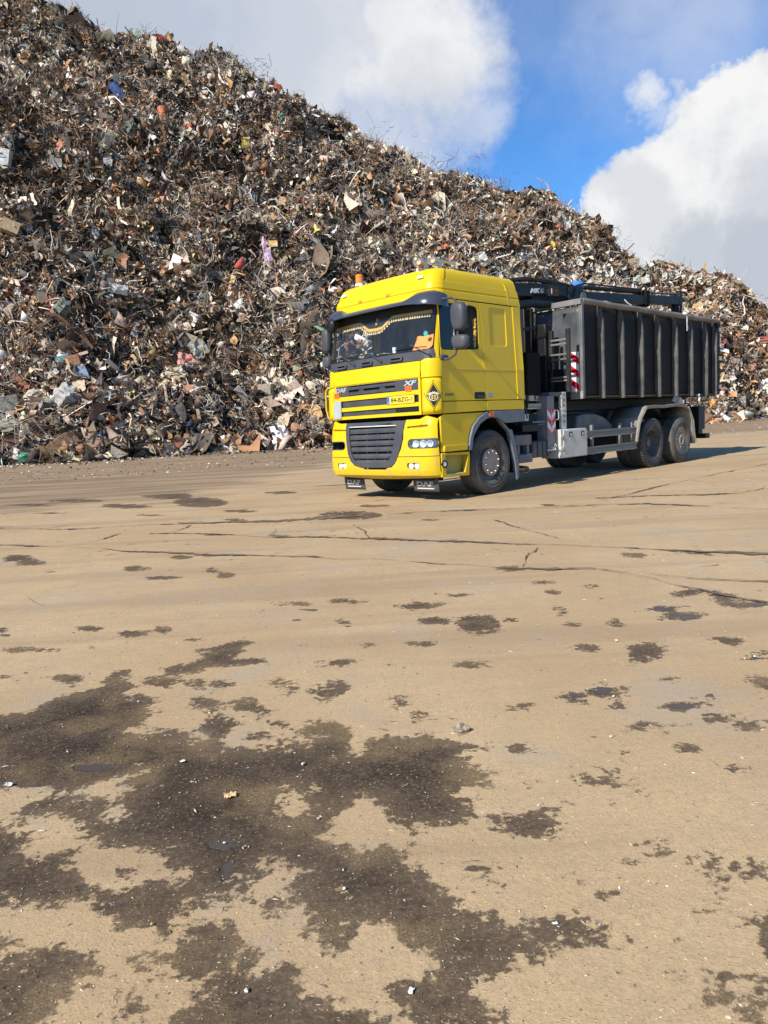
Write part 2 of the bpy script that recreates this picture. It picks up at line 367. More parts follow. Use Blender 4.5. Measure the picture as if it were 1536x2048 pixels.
# ------------------------------------------------------------------ ground
exec_parts = []
def poly_sd(P, poly):
    """signed distance, positive inside, P (n,2)"""
    poly = np.asarray(poly, float); n = len(poly); d = np.full(len(P), 1e9); ins = np.zeros(len(P), bool)
    for i in range(n):
        a = poly[i]; b = poly[(i+1) % n]; e = b-a; wv = P-a
        t = np.clip((wv@e)/max(e@e, 1e-12), 0, 1); dd = ((wv - t[:, None]*e)**2).sum(1); d = np.minimum(d, dd)
        c = (a[1] > P[:, 1]) != (b[1] > P[:, 1])
        with np.errstate(divide='ignore', invalid='ignore'):
            xi = (b[0]-a[0])*(P[:, 1]-a[1])/(b[1]-a[1]+1e-15)+a[0]
        ins ^= c & (P[:, 0] < xi)
    return np.where(ins, 1, -1)*np.sqrt(d)
POLY = [
 [(-60,1435),(5,1430),(50,1430),(105,1395),(155,1385),(200,1370),(215,1350),(235,1337),(255,1340),(250,1355),(260,1367),(277,1370),(250,1385),(300,1390),(315,1400),(300,1415),(305,1445),(330,1462),(360,1455),(380,1475),(415,1475),(400,1450),(415,1420),(380,1405),(370,1392),(395,1390),(425,1405),(440,1425),(480,1432),(500,1440),(470,1465),(445,1475),(450,1500),(525,1492),(575,1482),(620,1485),(602,1455),(625,1440),(655,1436),(695,1447),(712,1462),(705,1485),(715,1507),(720,1490),(768,1467),(818,1475),(833,1470),(893,1475),(983,1492),(983,1502),(940,1510),(968,1545),(980,1560),(968,1580),(918,1582),(953,1595),(938,1635),(908,1645),(843,1660),(828,1677),(798,1655),(768,1645),(756,1600),(750,1595),(700,1605),(650,1660),(650,1685),(768,1695),(778,1695),(818,1720),(848,1750),(883,1785),(933,1815),(978,1835),(1028,1860),(1068,1880),(1103,1920),(1068,1950),(1028,1930),(998,1940),(968,1965),(938,1977),(898,1960),(883,1925),(818,1900),(768,1880),(750,1840),(725,1825),(700,1835),(715,1870),(695,1900),(655,1902),(625,1880),(597,1860),(600,1835),(615,1815),(600,1780),(610,1740),(565,1745),(535,1725),(530,1760),(500,1780),(510,1800),(440,1800),(390,1795),(400,1815),(375,1845),(345,1875),(285,1880),(250,1865),(215,1840),(175,1825),(125,1815),(60,1805),(0,1820),(-60,1820),(-60,1655),(0,1652),(30,1655),(75,1675),(55,1710),(140,1705),(130,1735),(150,1750),(215,1775),(280,1770),(320,1755),(370,1760),(375,1745),(335,1735),(330,1705),(280,1705),(240,1700),(200,1685),(165,1660),(160,1640),(120,1635),(50,1620),(65,1600),(100,1595),(90,1585),(0,1580),(-60,1580)],
 [(410,1835),(450,1835),(470,1860),(480,1910),(515,1910),(525,1940),(570,1945),(600,1995),(650,2005),(700,2000),(750,2020),(768,2045),(768,2100),(340,2100),(345,2040),(380,2010),(370,1980),(320,1965),(340,1930),(310,1905),(345,1895),(370,1880),(365,1850)],
 [(-60,1880),(30,1890),(50,1910),(65,1900),(115,1875),(140,1890),(150,1930),(105,1965),(120,2000),(105,2040),(100,2100),(-60,2100)],
 [(215,1995),(270,2015),(275,2048),(215,2060)],
 [(778,1970),(843,1960),(898,1965),(933,1980),(978,1995),(1008,2030),(1015,2100),(800,2100),(833,2048),(828,2025),(808,2000)],
 [(1040,1855),(1110,1830),(1160,1835),(1190,1850),(1250,1852),(1255,1885),(1240,1893),(1190,1880),(1140,1890),(1080,1870)],
 [(1503,1835),(1560,1830),(1600,1930),(1530,1920),(1490,1885)],
 [(1388,1727),(1433,1725),(1463,1730),(1468,1745),(1465,1775),(1428,1760)],
 [(393,1300),(450,1290),(490,1275),(500,1285),(480,1295),(490,1305),(475,1315),(530,1315),(535,1325),(470,1332),(420,1335),(400,1345),(330,1350),(315,1335),(360,1328),(400,1320)]]
HOLES = [[(582,1577),(625,1615),(600,1630),(555,1632)], [(150,1585),(260,1552),(262,1570),(245,1590),(225,1640),(205,1620),(190,1600)], [(255,1460),(290,1457),(295,1468),(260,1470)]]
ELL = [(400,1004,62,12),(330,990,60,9),(250,1012,60,6),(150,1001,70,5),(60,1010,60,4),(480,1022,44,4),(640,968,60,5),(560,985,40,4),(100,1026,50,3),(300,1030,40,3),(750,1012,40,4),(860,1040,30,3),(1100,1010,30,3),(905,1190,24,4),(1020,1240,14,4),(940,1330,18,4),(1090,1340,12,4),(610,1290,12,4),(730,1290,10,3),(780,1330,14,4),(700,1550,12,4),(1330,1360,20,6),(1370,1500,12,4),(1170,1480,14,4),(1050,1500,10,3),(885,1385,12,4),(930,1440,10,3),(1290,1590,10,4),(1400,1640,12,4),(1330,1700,8,4),(1180,1560,9,4),(1350,1880,10,4),(1170,1760,8,3),(960,1745,9,4),(1010,1770,9,4),(905,1790,14,8),(925,1800,20,12),(958,1250,48,18),(940,1240,30,10),(840,1212,45,8),(865,1240,38,9),(1325,1217,33,8),(1365,1233,45,8),(1288,1304,42,19),(1150,1393,28,9),(1210,1383,38,17),(1240,1405,30,12),(1375,1410,42,11),(1170,1293,22,9),(1125,1220,15,7),(1230,1245,14,5),(1140,1250,18,6),(1465,1280,30,8),(1520,1365,30,12),(1520,1315,35,8),(795,1415,17,13),(845,1430,14,6),(1040,1412,18,8),(1305,1450,28,6),(1440,1433,45,9),(1500,1450,35,12),(845,1287,18,5),(1450,1200,30,7),(1500,1210,40,8),(1225,1553,18,14),(1250,1505,20,9),(1058,1563,16,8),(1125,1620,14,6),(1230,1603,12,5),(1285,1725,10,6),(1258,1720,6,5),(1432,1718,10,6),(1503,1725,18,9),(1490,1762,14,9),(1478,1855,13,8),(1460,1535,12,5),(1465,1965,20,7),(1440,1995,16,8),(1510,2018,22,22),(1277,1953,9,5),(1425,1820,9,6),
 (1063,1652,66,28),(1020,1640,30,20),(320,1362,30,13),(655,1380,35,17),(500,1412,33,15),(575,1368,28,13),(395,1372,20,11),(450,1370,25,8),(130,1358,32,12),(660,1325,38,7),(180,1255,20,5),(262,1265,26,6),(330,1260,20,8),(385,1278,17,4),(60,1300,45,6),(35,1117,42,11),(100,1143,20,5),(60,1125,40,8),(275,1137,37,8),(325,1155,45,6),(365,1115,35,6),(425,1139,13,5),(450,1150,20,6),(585,1208,27,4),(685,1202,25,5),(0,1262,15,6),(0,1355,15,6),(245,1742,32,17),(535,1820,20,12),(195,1935,20,14),(300,1965,12,13),(277,1935,12,14),(495,1925,12,8),(560,1450,22,7),(520,1470,25,10),(700,1030,70,10),(470,1040,30,4),(1020,1137,24,6),(1275,1110,30,4),(1390,1105,30,4),(560,1073,30,5),(430,1070,25,4),(1370,1185,30,7),(1440,1190,25,7),(745,1525,30,30),(150,1480,90,30),(70,1530,60,30),(1215,1785,6,3),(690,1245,8,3),(1110,1185,14,4),(1090,1165,20,4),(1180,1170,16,3),(1200,1200,12,3)]
PUD = [(1325,1217,26,5),(1370,1233,32,5),(1150,1393,18,5),(1205,1378,24,9),(1375,1410,30,6),(1520,1315,24,5),(1520,1212,26,4),(380,1640,34,6),(440,1690,26,10),(455,1735,12,26),(215,1700,18,8),(225,1810,30,14),(305,1850,40,12),(165,1775,18,12),(200,1535,40,7),(490,1535,22,4),(650,1880,22,8),(300,1665,16,6),(415,1870,26,6),(1470,1375,30,5)]
def gxy(l): return [gnd(x, y)[:2] for x, y in l]
def ell_field(P, x, y, rx, ry, ang=None):
    c = gnd(x, y)[:2]; a = gnd(x+rx, y)[:2]-c; b = gnd(x, y+ry)[:2]-c
    M = np.linalg.inv(np.array([a, b]).T); q = (P-c)@M.T; r = np.sqrt((q**2).sum(1)+1e-9)
    q_ = min(np.linalg.norm(a), np.linalg.norm(b)); return np.minimum((1-r)*q_, .10)-(.05 if q_ > .11 and y < 1170 else 0)
def axis(lim_in, step, lim_out, g):
    a = list(np.arange(0, lim_in, step)); s = step
    while a[-1] < lim_out: s *= g; a.append(a[-1]+s)
    return np.array(a)
def build_ground():
    xa = axis(2.6, .035, 420, 1.045); xs = np.concatenate([-xa[::-1][:-1], xa])
    ya = axis(4.2, .03, 420, 1.028); yb = axis(.1, .15, 420, 1.35); ys = np.concatenate([(-yb[::-1][:-1])+1.0, ya+1.0])
    X, Y = np.meshgrid(xs, ys); n = X.size
    P2 = np.stack([X.ravel(), Y.ravel()], 1)
    sel = (P2[:, 1] > 1.0) & (P2[:, 1] < 16) & (np.abs(P2[:, 0]) < .75*P2[:, 1]+.6)
    Q = P2[sel]; f = np.full(len(Q), -1.0)
    for p in POLY: f = np.maximum(f, poly_sd(Q, gxy(p)))
    for h in HOLES: f = np.minimum(f, -poly_sd(Q, gxy(h)))
    for e in ELL: f = np.maximum(f, ell_field(Q, *e)*.9)
    g = np.full(len(Q), -1.0)
    for e in PUD: g = np.maximum(g, ell_field(Q, *e))
    wet = np.full(n, -.35); pud = np.full(n, -.35); wet[sel] = np.clip(f, -.35, .35); pud[sel] = np.clip(g, -.35, .35)
    # brown wheel-churned dirt lane along the foot of the heap
    dp = gxy([(-200,1030),(0,1030),(150,1012),(250,1004),(350,1018),(420,1010),(450,985),(560,962),(668,935),(700,925),(760,915),(1450,868),(1700,850),(1750,835),(1536,838),(1400,846),(660,898),(400,908),(150,922),(0,930),(-200,945)])
    dirt = np.clip(poly_sd(P2, dp), -4, 4)
    dirt = np.maximum(dirt, np.clip(poly_sd(P2, [(-400, 50), (-400, 400), (400, 400), (400, 72), (36, 72), (-4, 51)]), -4, 4))
    Z = .0035*fbm(np.stack([P2[:, 0]*.9, P2[:, 1]*.9, P2[:, 0]*0], 1), 3, 5)*(np.hypot(P2[:, 0], P2[:, 1]) < 40)
    Z -= .004*np.clip(wet*8, 0, 1)
    ny, nx = X.shape; me = bpy.data.meshes.new('ground')
    co = np.stack([P2[:, 0], P2[:, 1], Z], 1).astype(np.float32)
    i = np.arange((ny-1)*(nx-1)); r = i//(nx-1); c = i % (nx-1); a = r*nx+c
    F = np.stack([a, a+1, a+nx+1, a+nx], 1).astype(np.int32)
    me.vertices.add(n); me.vertices.foreach_set('co', co.ravel())
    me.loops.add(F.size); me.loops.foreach_set('vertex_index', F.ravel())
    me.polygons.add(len(F)); me.polygons.foreach_set('loop_start', np.arange(len(F), dtype=np.int32)*4)
    me.update(calc_edges=True); me.polygons.foreach_set('use_smooth', np.ones(len(F), bool))
    for nm, arr in (('wet', wet), ('puddle', pud), ('dirt', dirt)):
        at = me.attributes.new(nm, 'FLOAT', 'POINT'); at.data.foreach_set('value', arr.astype(np.float32))
    o = bpy.data.objects.new('ground', me); C.objects.link(o); o['kind'] = 'structure'
    m = bpy.data.materials.new('yard_ground'); m.use_nodes = True; N = NT(m.node_tree); b = N.n['Principled BSDF']
    O = N.new('ShaderNodeTexCoord').outputs['Object']
    def attr(nm): a = N.new('ShaderNodeAttribute'); a.attribute_name = nm; return a.outputs['Fac']
    n1 = N.noise(O, 5.5, 9, .66).outputs['Fac']; n2 = N.noise(O, 34, 7, .65).outputs['Fac']; n3 = N.noise(O, .55, 5, .5).outputs['Fac']; n4 = N.noise(O, 150, 4, .7).outputs['Fac']
    nedge = N.math('ADD', N.math('ADD', N.math('MULTIPLY', N.math('SUBTRACT', n1, .5), .30), N.math('MULTIPLY', N.math('SUBTRACT', n2, .5), .17)), N.math('MULTIPLY', N.math('SUBTRACT', n4, .5), .05))
    wv = N.math('ADD', attr('wet'), nedge)
    # scattered small spots everywhere
    spn = N.noise(N.vmath('MULTIPLY', O, (1, 1.5, 1)), 4.2, 3, .6, .4).outputs['Fac']; spd = N.ramp(N.noise(O, .8, 2, .5).outputs['Fac'], .42, .68, 0, .075)
    spots = N.ramp(N.math('ADD', spn, spd), .715, .735)
    half = N.math('MULTIPLY', N.ramp(N.math('ADD', wv, N.math('MULTIPLY', N.math('SUBTRACT', N.noise(O, 1.3, 4, .6).outputs['Fac'], .5), .22)), .0, .16), .16)
    wet_ = N.math('MAXIMUM', N.math('MULTIPLY', N.ramp(wv, -.008, .012), N.math('ADD', half, .84)), N.math('MULTIPLY', spots, .85))
    isl = N.ramp(N.math('ADD', N.noise(N.vmath('MULTIPLY', O, (1, 1.3, 1)), 8.0, 6, .7).outputs['Fac'], N.math('MULTIPLY', N.ramp(wv, .0, .2), -.09)), .585, .615, 0, .8)
    wet_ = N.math('MULTIPLY', wet_, N.math('SUBTRACT', 1.0, isl))
    # dry dust-covered concrete
    dry = N.mix(N.ramp(n3, .3, .7), (.43, .285, .142), (.52, .365, .192))
    dry = N.mix(N.ramp(n1, .35, .75, 0, .5), dry, (.38, .27, .15))
    dry = N.mix(N.ramp(N.noise(N.vmath('MULTIPLY', O, (.35, 1.4, 1)), 2.6, 6, .6).outputs['Fac'], .55, .8, 0, .5), dry, (.55, .41, .245))
    dry = N.mix(N.ramp(n2, .2, .8, -.0, .32), dry, (.25, .195, .135))
    grain = N.ramp(n4, .30, .70, .82, 1.22, smooth=False)
    dry = N.mix(1.0, dry, N.math('MULTIPLY', grain, 1.0), 'MULTIPLY')
    dk = N.noise(O, 260, 2, .5).outputs['Fac']
    dry = N.mix(N.ramp(dk, .66, .74, 0, .6), dry, (.13, .10, .07))
    tr = N.noise(N.vmath('MULTIPLY', N.vmath('ADD', O, (3, 0, 0)), (.10, .9, 1)), 1.6, 6, .6).outputs['Fac']
    dry = N.mix(N.ramp(tr, .48, .64, 0, .5), dry, (.30, .205, .115))
    dry = N.mix(N.ramp(N.noise(O, 1.1, 6, .7, .6).outputs['Fac'], .50, .70, 0, .6), dry, (.35, .29, .215))
    dry = N.mix(N.ramp(N.noise(O, 13, 5, .8).outputs['Fac'], .60, .70, 0, .35), dry, (.20, .145, .09))
    # dirt lane
    dn = N.math('ADD', attr('dirt'), N.math('MULTIPLY', N.math('SUBTRACT', N.noise(N.vmath('MULTIPLY', O, (.25, 1, 1)), .9, 7, .68).outputs['Fac'], .5), 7.0))
    streak = N.noise(N.vmath('MULTIPLY', O, (.12, 1.2, 1)), 1.2, 8, .7).outputs['Fac']
    dcol = N.mix(N.ramp(streak, .35, .68), (.135, .088, .050), (.36, .255, .15))
    dcol = N.mix(N.ramp(N.noise(O, 9, 5, .7).outputs['Fac'], .60, .72, 0, .8), dcol, (.42, .38, .33))
    dry = N.mix(N.ramp(dn, -.3, 1.6, 0, .80), dry, dcol)
    # wet silt with pale chips
    wc = N.mix(N.ramp(n1, .3, .7), (.036, .023, .013), (.088, .058, .034))
    wc = N.mix(N.ramp(n2, .3, .75, 0, .45), wc, (.024, .016, .010))
    vo = N.new('ShaderNodeTexVoronoi'); N.set(vo, 'Vector', N.vmath('MULTIPLY', O, (1, 1.9, 1))); N.set(vo, 'Scale', 62.0)
    ch = N.new('ShaderNodeSeparateColor'); N.l.new(vo.outputs['Color'], ch.inputs[0])
    chipm = N.math('MULTIPLY', N.ramp(vo.outputs['Distance'], .16, .30, 1, 0), N.ramp(ch.outputs[0], .66, .68))
    chipm = N.math('MULTIPLY', chipm, N.ramp(n3, .2, .6, .5, 1))
    chc = N.mix(N.ramp(ch.outputs[1], .1, .95), (.26, .155, .06), (.42, .34, .23))
    wc = N.mix(chipm, wc, chc)
    ochre = N.ramp(N.noise(O, 2.4, 4, .6).outputs['Fac'], .47, .64, 0, .7)
    clod = N.noise(O, 75, 5, .75).outputs['Fac']; wc = N.mix(N.ramp(clod, .5, .64, 0, .55), wc, (.16, .112, .07)); wc = N.mix(N.ramp(clod, .48, .36, 0, .6), wc, (.02, .014, .010))
    wc = N.mix(ochre, wc, N.mix(N.ramp(n4, .4, .6), (.085, .06, .032), (.25, .165, .075)))
    vo2 = N.new('ShaderNodeTexVoronoi'); N.set(vo2, 'Vector', O); N.set(vo2, 'Scale', 17.0)
    ch2 = N.new('ShaderNodeSeparateColor'); N.l.new(vo2.outputs['Color'], ch2.inputs[0])
    chip2 = N.math('MULTIPLY', N.ramp(vo2.outputs['Distance'], .055, .085, 1, 0), N.ramp(ch2.outputs[0], .965, .97))
    wc = N.mix(chip2, wc, (.62, .58, .50))
    col = N.mix(wet_, dry, wc)
    pv = N.math('ADD', attr('puddle'), N.math('MULTIPLY', N.math('SUBTRACT', n1, .5), .12))
    pm = N.math('MULTIPLY', N.ramp(pv, -.004, .008), wet_)
    col = N.mix(pm, col, (.078, .062, .050))
    N.set(b, 'Base Color', col)
    rgh = N.ramp(wet_, 0, 1, .95, .78, smooth=False); rgh = N.math('SUBTRACT', rgh, N.math('MULTIPLY', pm, .48)); N.set(b, 'Roughness', rgh)
    b.inputs['Specular IOR Level'].default_value = .25
    h = N.math('ADD', N.math('MULTIPLY', n2, .5), N.math('MULTIPLY', n4, .28)); h = N.math('ADD', h, N.math('MULTIPLY', n1, .5))
    h = N.math('MULTIPLY', h, N.math('SUBTRACT', 1.0, pm)); h = N.math('ADD', h, N.math('MULTIPLY', N.math('ADD', chipm, chip2), .3))
    bp = N.new('ShaderNodeBump'); bp.inputs['Strength'].default_value = .5; bp.inputs['Distance'].default_value = .012; N.set(bp, 'Height', h); N.l.new(bp.outputs[0], b.inputs['Normal'])
    me.materials.append(m)
    # silt-filled joints and cracks: ragged strips lying in the joints
    CR = [([(-200,1056),(0,1058),(120,1060),(280,1052),(375,1048),(500,1045),(570,1042),(700,1033),(768,1030),(900,1022),(1100,1015),(1200,1010),(1300,1008),(1536,1020),(1700,1026)], 1.6),
     ([(1190,1004),(1250,990),(1400,955),(1536,928),(1700,896)], 1.3),
     ([(300,1068),(420,1070),(540,1075),(640,1076),(768,1080),(900,1085),(1040,1090),(1140,1093),(1250,1096),(1400,1103),(1536,1107),(1700,1113)], 2.0),
     ([(-200,1078),(0,1090),(130,1095),(250,1103),(420,1110),(560,1113),(700,1120),(768,1122),(850,1128),(960,1131),(1030,1137),(1180,1141),(1300,1150),(1400,1157),(1536,1162),(1700,1168)], 2.2),
     ([(1230,1147),(1300,1160),(1370,1175),(1430,1190),(1500,1205),(1560,1215)], 1.8), ([(160,1090),(200,1080),(250,1063),(280,1055)], 1.8), ([(340,1068),(375,1055),(385,1050)], 1.2),
     ([(535,1072),(555,1060),(550,1050)], 1.2), ([(740,1078),(730,1065),(700,1050)], 1.1), ([(1040,1135),(1055,1118),(1072,1105),(1075,1095)], 1.5), ([(1135,1090),(1120,1080),(1050,1060),(1010,1045),(985,1040)], 1.2),
     ([(1190,997),(1300,993),(1480,988),(1536,975)], .9), ([(52,1195),(95,1215)], 1.2), ([(55,1195),(120,1180),(200,1160)], .8), ([(700,1118),(735,1105),(768,1098)], .8)]
    cmat = mat('dark_silt', (.15, .105, .066), .85, var=.3, vscale=8, bump=.4)
    rb = random.Random(31)
    for pts, wpx in list(CR[:5]):
        for q in range(1, len(pts)-1):
            if rb.random() < .75:
                x, y = pts[q]; sg_ = rb.choice((-1, 1)); L_ = rb.uniform(18, 60); h_ = rb.uniform(3, 12)*sg_
                CR.append(([(x, y), (x+L_*.35*rb.choice((-1, 1)), y+h_*.5), (x+L_*.6, y+h_)], wpx*.35))
    bm = BM()
    for pts, wpx in CR:
        P = [gnd(*p)[:2] for p in pts]; fine = []
        for a, bb in zip(P, P[1:]):
            k = max(2, int(np.linalg.norm(bb-a)/.05))
            for i in range(k): fine.append(a+(bb-a)*i/k)
        fine = np.array(fine); n_ = len(fine); off = fbm(np.stack([fine[:, 0]*2.2, fine[:, 1]*2.2, fine[:, 0]*0], 1), 4, 3)*.05
        wn = np.clip(.75+1.0*fbm(np.stack([fine[:, 0]*1.3, fine[:, 1]*1.3, fine[:, 0]*0+9], 1), 5, 8), .16, 3)
        prev = None
        for i in range(n_):
            t = fine[min(i+1, n_-1)]-fine[max(i-1, 0)]; t /= np.linalg.norm(t)+1e-9; nn = np.array([-t[1], t[0]])
            d = np.linalg.norm(fine[i]); rad = abs(t@fine[i]/d); w0 = wpx*wn[i]*.85*((1-rad)*d*d/1753+rad*d/1461*1.3)
            c_ = fine[i]+nn*off[i]; z = .011
            j1, j2 = .35+1.2*rnd.random()**1.5, .35+1.2*rnd.random()**1.5
            if wn[i] < .165 and rnd.random() < .12: prev = None; continue
            cur = (bm.verts.new((*(c_+nn*w0*j1), z)), bm.verts.new((*(c_-nn*w0*j2), z)))
            if prev: bm.faces.new((prev[0], prev[1], cur[1], cur[0]))
            prev = cur
    mk('joint_silt', bm, cmat)['kind'] = 'structure'
build_ground()
# ------------------------------------------------------------------ truck
truck = empty('hook_lift_truck', (TX, TY, 0), YAW)
tag(truck, 'bright yellow lorry with black grille, parked before the scrap heap under a black container', 'truck')
T = truck
# --- front of the cab
def U(x, z): return u_of_x(x, z)
N0 = .24; F0 = WD-.24
hood = wrap('hood_panel', [(N0, 1.925), (F0, 1.925), (F0, 2.15), (F0-.01, 2.165), (N0+.01, 2.165), (N0, 2.15)], -.03, .02, YEL, T, bevel=.006)
wrap('grille_backing', [(N0+.02, 1.37), (F0-.02, 1.37), (F0-.02, 1.93), (N0+.02, 1.93)], -.05, -.022, BLKM, T)
wrap('grille_frame', [(N0, 1.355), (F0, 1.355), (F0, 1.92), (N0, 1.92)], -.03, .012, YEL, T,
     holes=[rr(N0+.04, 1.735, F0-.04, 1.912, .012), rr(N0+.04, 1.55, F0-.05, 1.665, .012), rr(N0+.04, 1.405, F0-.05, 1.488, .012)], bevel=.006)
gp = wrap('upper_grille_panel', rr(N0+.045, 1.738, F0-.045, 1.909, .01), -.03, .004, GRY, T, holes=[[(.76, 1.745), (1.87, 1.745), (1.87, 1.90), (.76, 1.90)]])
for z0, z1, dd in ((1.752, 1.80, 0), (1.838, 1.886, 0)):
    wrap('grille_slat', [(.765, z0), (1.865, z0), (1.865, z1), (.765, z1)], -.03, .008, GRY, T, bevel=.004)
for z in (1.815,):
    for y in (1.05, 1.55):
        wrap('grille_clip', rr(y-.06, z-.02, y+.06, z+.02, .01), -.03, -.004, GRY, T)
wrap('lower_grille_panel', [(.78, 1.555), (F0-.06, 1.555), (F0-.06, 1.66), (.78, 1.66)], -.04, -.012, GRY, T)
wrap('lower_grille_panel', [(N0+.05, 1.555), (.775, 1.555), (.775, 1.66), (N0+.05, 1.66)], -.04, -.006, BLK, T)
wrap('lower_grille_panel', [(.78, 1.41), (F0-.06, 1.41), (F0-.06, 1.483), (.78, 1.47)], -.04, -.014, GRY, T)
wrap('lower_grille_panel', [(N0+.05, 1.41), (.775, 1.41), (.775, 1.483), (N0+.05, 1.483)], -.04, -.008, BLK, T)
def wt(u0, z0, u1, z1, d0):   # text on the wrapped front: reading direction runs from the far side to the near side
    return lambda a, b, d: fpt(u0+(u1-u0)*a, z0+(z1-z0)*b, d0+d)
text('brand_lettering', 'DAF', wt(2.20, 1.812, 1.92, 1.886, .006), SILV, T, .008, bold=.035)
text('model_lettering', 'XF', wt(.585, 1.812, .31, 1.886, .006), SILV, T, .008, bold=.03, shear=.25)
for yc in (.475, 2.18):
    bl = wrap('orange_badge', rr(yc-.065, 1.722, yc+.065, 1.806, .015), .006, .022, ORG, T, bevel=.004)
    bm = BM()
    for k in (-1, 1):
        for rws in range(3):
            z = 1.742+.022*rws
            bm2 = fill2d(rr(yc+k*.03-.022, z, yc+k*.03+.022, z+.012, .004)); thicken(bm2, .022, .024)
            for v in bm2.verts: v.co = fpt(v.co.x, v.co.y, v.co.z)
            me = bpy.data.meshes.new('t'); bm2.to_mesh(me); bm2.free(); bm.from_mesh(me); bpy.data.meshes.remove(me)
    mk('badge_print', bm, mat('badge_dark_red', (.30, .03, .01), .4), bl)
plate = wrap('number_plate', rr(.365, 1.545, .93, 1.668, .01), .012, .02, PLATEY, T, bevel=.002)
wrap('plate_strip', rr(.875, 1.549, .927, 1.664, .004), .019, .0215, BLU, plate)
text('plate_number', '84-BZG-1', wt(.845, 1.572, .40, 1.642, .021), INK, plate, .0015, bold=.012)
text('plate_letter', 'NL', wt(.915, 1.558, .888, 1.576, .0215), WHT, plate, .001)
wrap('plate_holder', rr(.355, 1.537, .94, 1.676, .012), .008, .013, BLK, T)
wrap('white_board', rr(2.065, 1.375, 2.27, 1.672, .008), .014, .03, mat('matt_white_board', (.36, .39, .40), .55, var=.08, vscale=6, dust=.2), T, bevel=.003)
# hood edge shadow gap to bumper
wrap('gap_panel', [(.06, 1.27), (WD-.06, 1.27), (WD-.06, 1.37), (.06, 1.37)], -.10, -.075, BLKM, T)
# corner caps (wrap the corner)
def corner(name, poly, d0, d1, m, bevel=.006, parent=T, holes=(), both=True):
    o = wrap(name, poly, d0, d1, m, parent, holes=holes, bevel=bevel, du=.03)
    if both: wrap(name, [(WD-a, b) for a, b in poly], d0, d1, m, parent, holes=[[(WD-a, b) for a, b in h] for h in holes], bevel=bevel, du=.03)
    return o
ucap = U(.262, 1.6)
bm = fill2d(rr(ucap, 1.355, N0-.008, 1.905, .05, 5))
def capmesh(mirror):
    nu, nz = 16, 16; bm = BM(); V = []
    for i in range(nu+1):
        for j in range(nz+1):
            a, b = i/nu, j/nz; u = ucap+(N0-.008-ucap)*a; z = 1.352+(1.908-1.352)*b
            ea = min(a, 1-a)*2; eb = min(b, 1-b)*2; d = -.015+.055*(1-(1-min(1, ea*3.2))**2.2)*(1-(1-min(1, eb*4.5))**2.2)
            V.append(bm.verts.new(fpt(WD-u if mirror else u, z, d)))
    for i in range(nu):
        for j in range(nz): bm.faces.new((V[i*(nz+1)+j], V[(i+1)*(nz+1)+j], V[(i+1)*(nz+1)+j+1], V[i*(nz+1)+j+1]))
    return bm
bm.free()
mk('corner_deflector', capmesh(False), YEL, T, smooth=60); mk('corner_deflector', capmesh(True), YEL, T, smooth=60)
corner('corner_pillar', [(U(.262, 2.0), 1.912), (N0-.008, 1.912), (N0-.008, 2.165), (.16, 2.19), (.02, 2.19), (U(.262, 2.0), 2.19)], -.03, .014, YEL)
corner('windscreen_pillar', [(U(.268, 2.4), 2.195), (.03, 2.195), (.02, 3.095), (U(.30, 3.1), 3.095)], -.04, .008, YEL)
# emblem on the near corner deflector
uc, zc_ = .035, 1.628
def em(name, poly, m, d=.042, th=.002, holes=(), par=None): return wrap(name, [(uc-a, zc_+b) for a, b in poly], d-.003, d+th, m, par or T, holes=[[(uc-a, zc_+b) for a, b in h] for h in holes], du=.03)
CREAM = mat('emblem_cream', (.62, .55, .40), .4); DBRN = mat('emblem_black', (.018, .013, .010), .4)
emb = em('emblem', [(0, .172), (.083, 0), (0, -.172), (-.083, 0)], DBRN)
em('emblem_line', [(0, .205), (.105, 0), (0, -.205), (-.105, 0)], DBRN, holes=[[(0, .192), (.097, 0), (0, -.192), (-.097, 0)]], par=emb)
em('emblem_ring', arcpts(0, -.02, .060, 0, 360, 22), CREAM, .044, .002, holes=[arcpts(0, -.02, .047, 0, 360, 22)], par=emb)
em('emblem_disc', arcpts(0, -.02, .034, 0, 360, 18), mat('emblem_gold', (.68, .50, .12), .35), .044, .002, par=emb)
em('emblem_cross', [(-.004, -.054), (.004, -.054), (.004, -.024), (.034, -.024), (.034, -.016), (.004, -.016), (.004, .014), (-.004, .014), (-.004, -.016), (-.034, -.016), (-.034, -.024), (-.004, -.024)], DBRN, .047, .0015, par=emb)
em('emblem_wings', [(-.098, .038), (-.06, .03), (-.045, .05), (-.02, .048), (-.008, .066), (0, .05), (.012, .066), (.024, .048), (.045, .052), (.06, .03), (.098, .036), (.06, .012), (.03, .028), (0, .036), (-.03, .028), (-.06, .012)], CREAM, .046, .002, par=emb)
for a, b in ((0, .222), (0, -.222), (.118, .035), (-.118, .035)): em('emblem_dot', arcpts(a, b, .008, 0, 360, 8), DBRN, par=emb)
# far-side grab loop
bm = BM(); tube(bm, [(.12, 2.40, 1.91), (.10, 2.49, 1.92), (.09, 2.535, 1.86), (.08, 2.535, 1.55), (.09, 2.51, 1.42), (.12, 2.46, 1.37), (.16, 2.38, 1.36)], .014, 8); mk('grab_loop', bm, YELD, T)
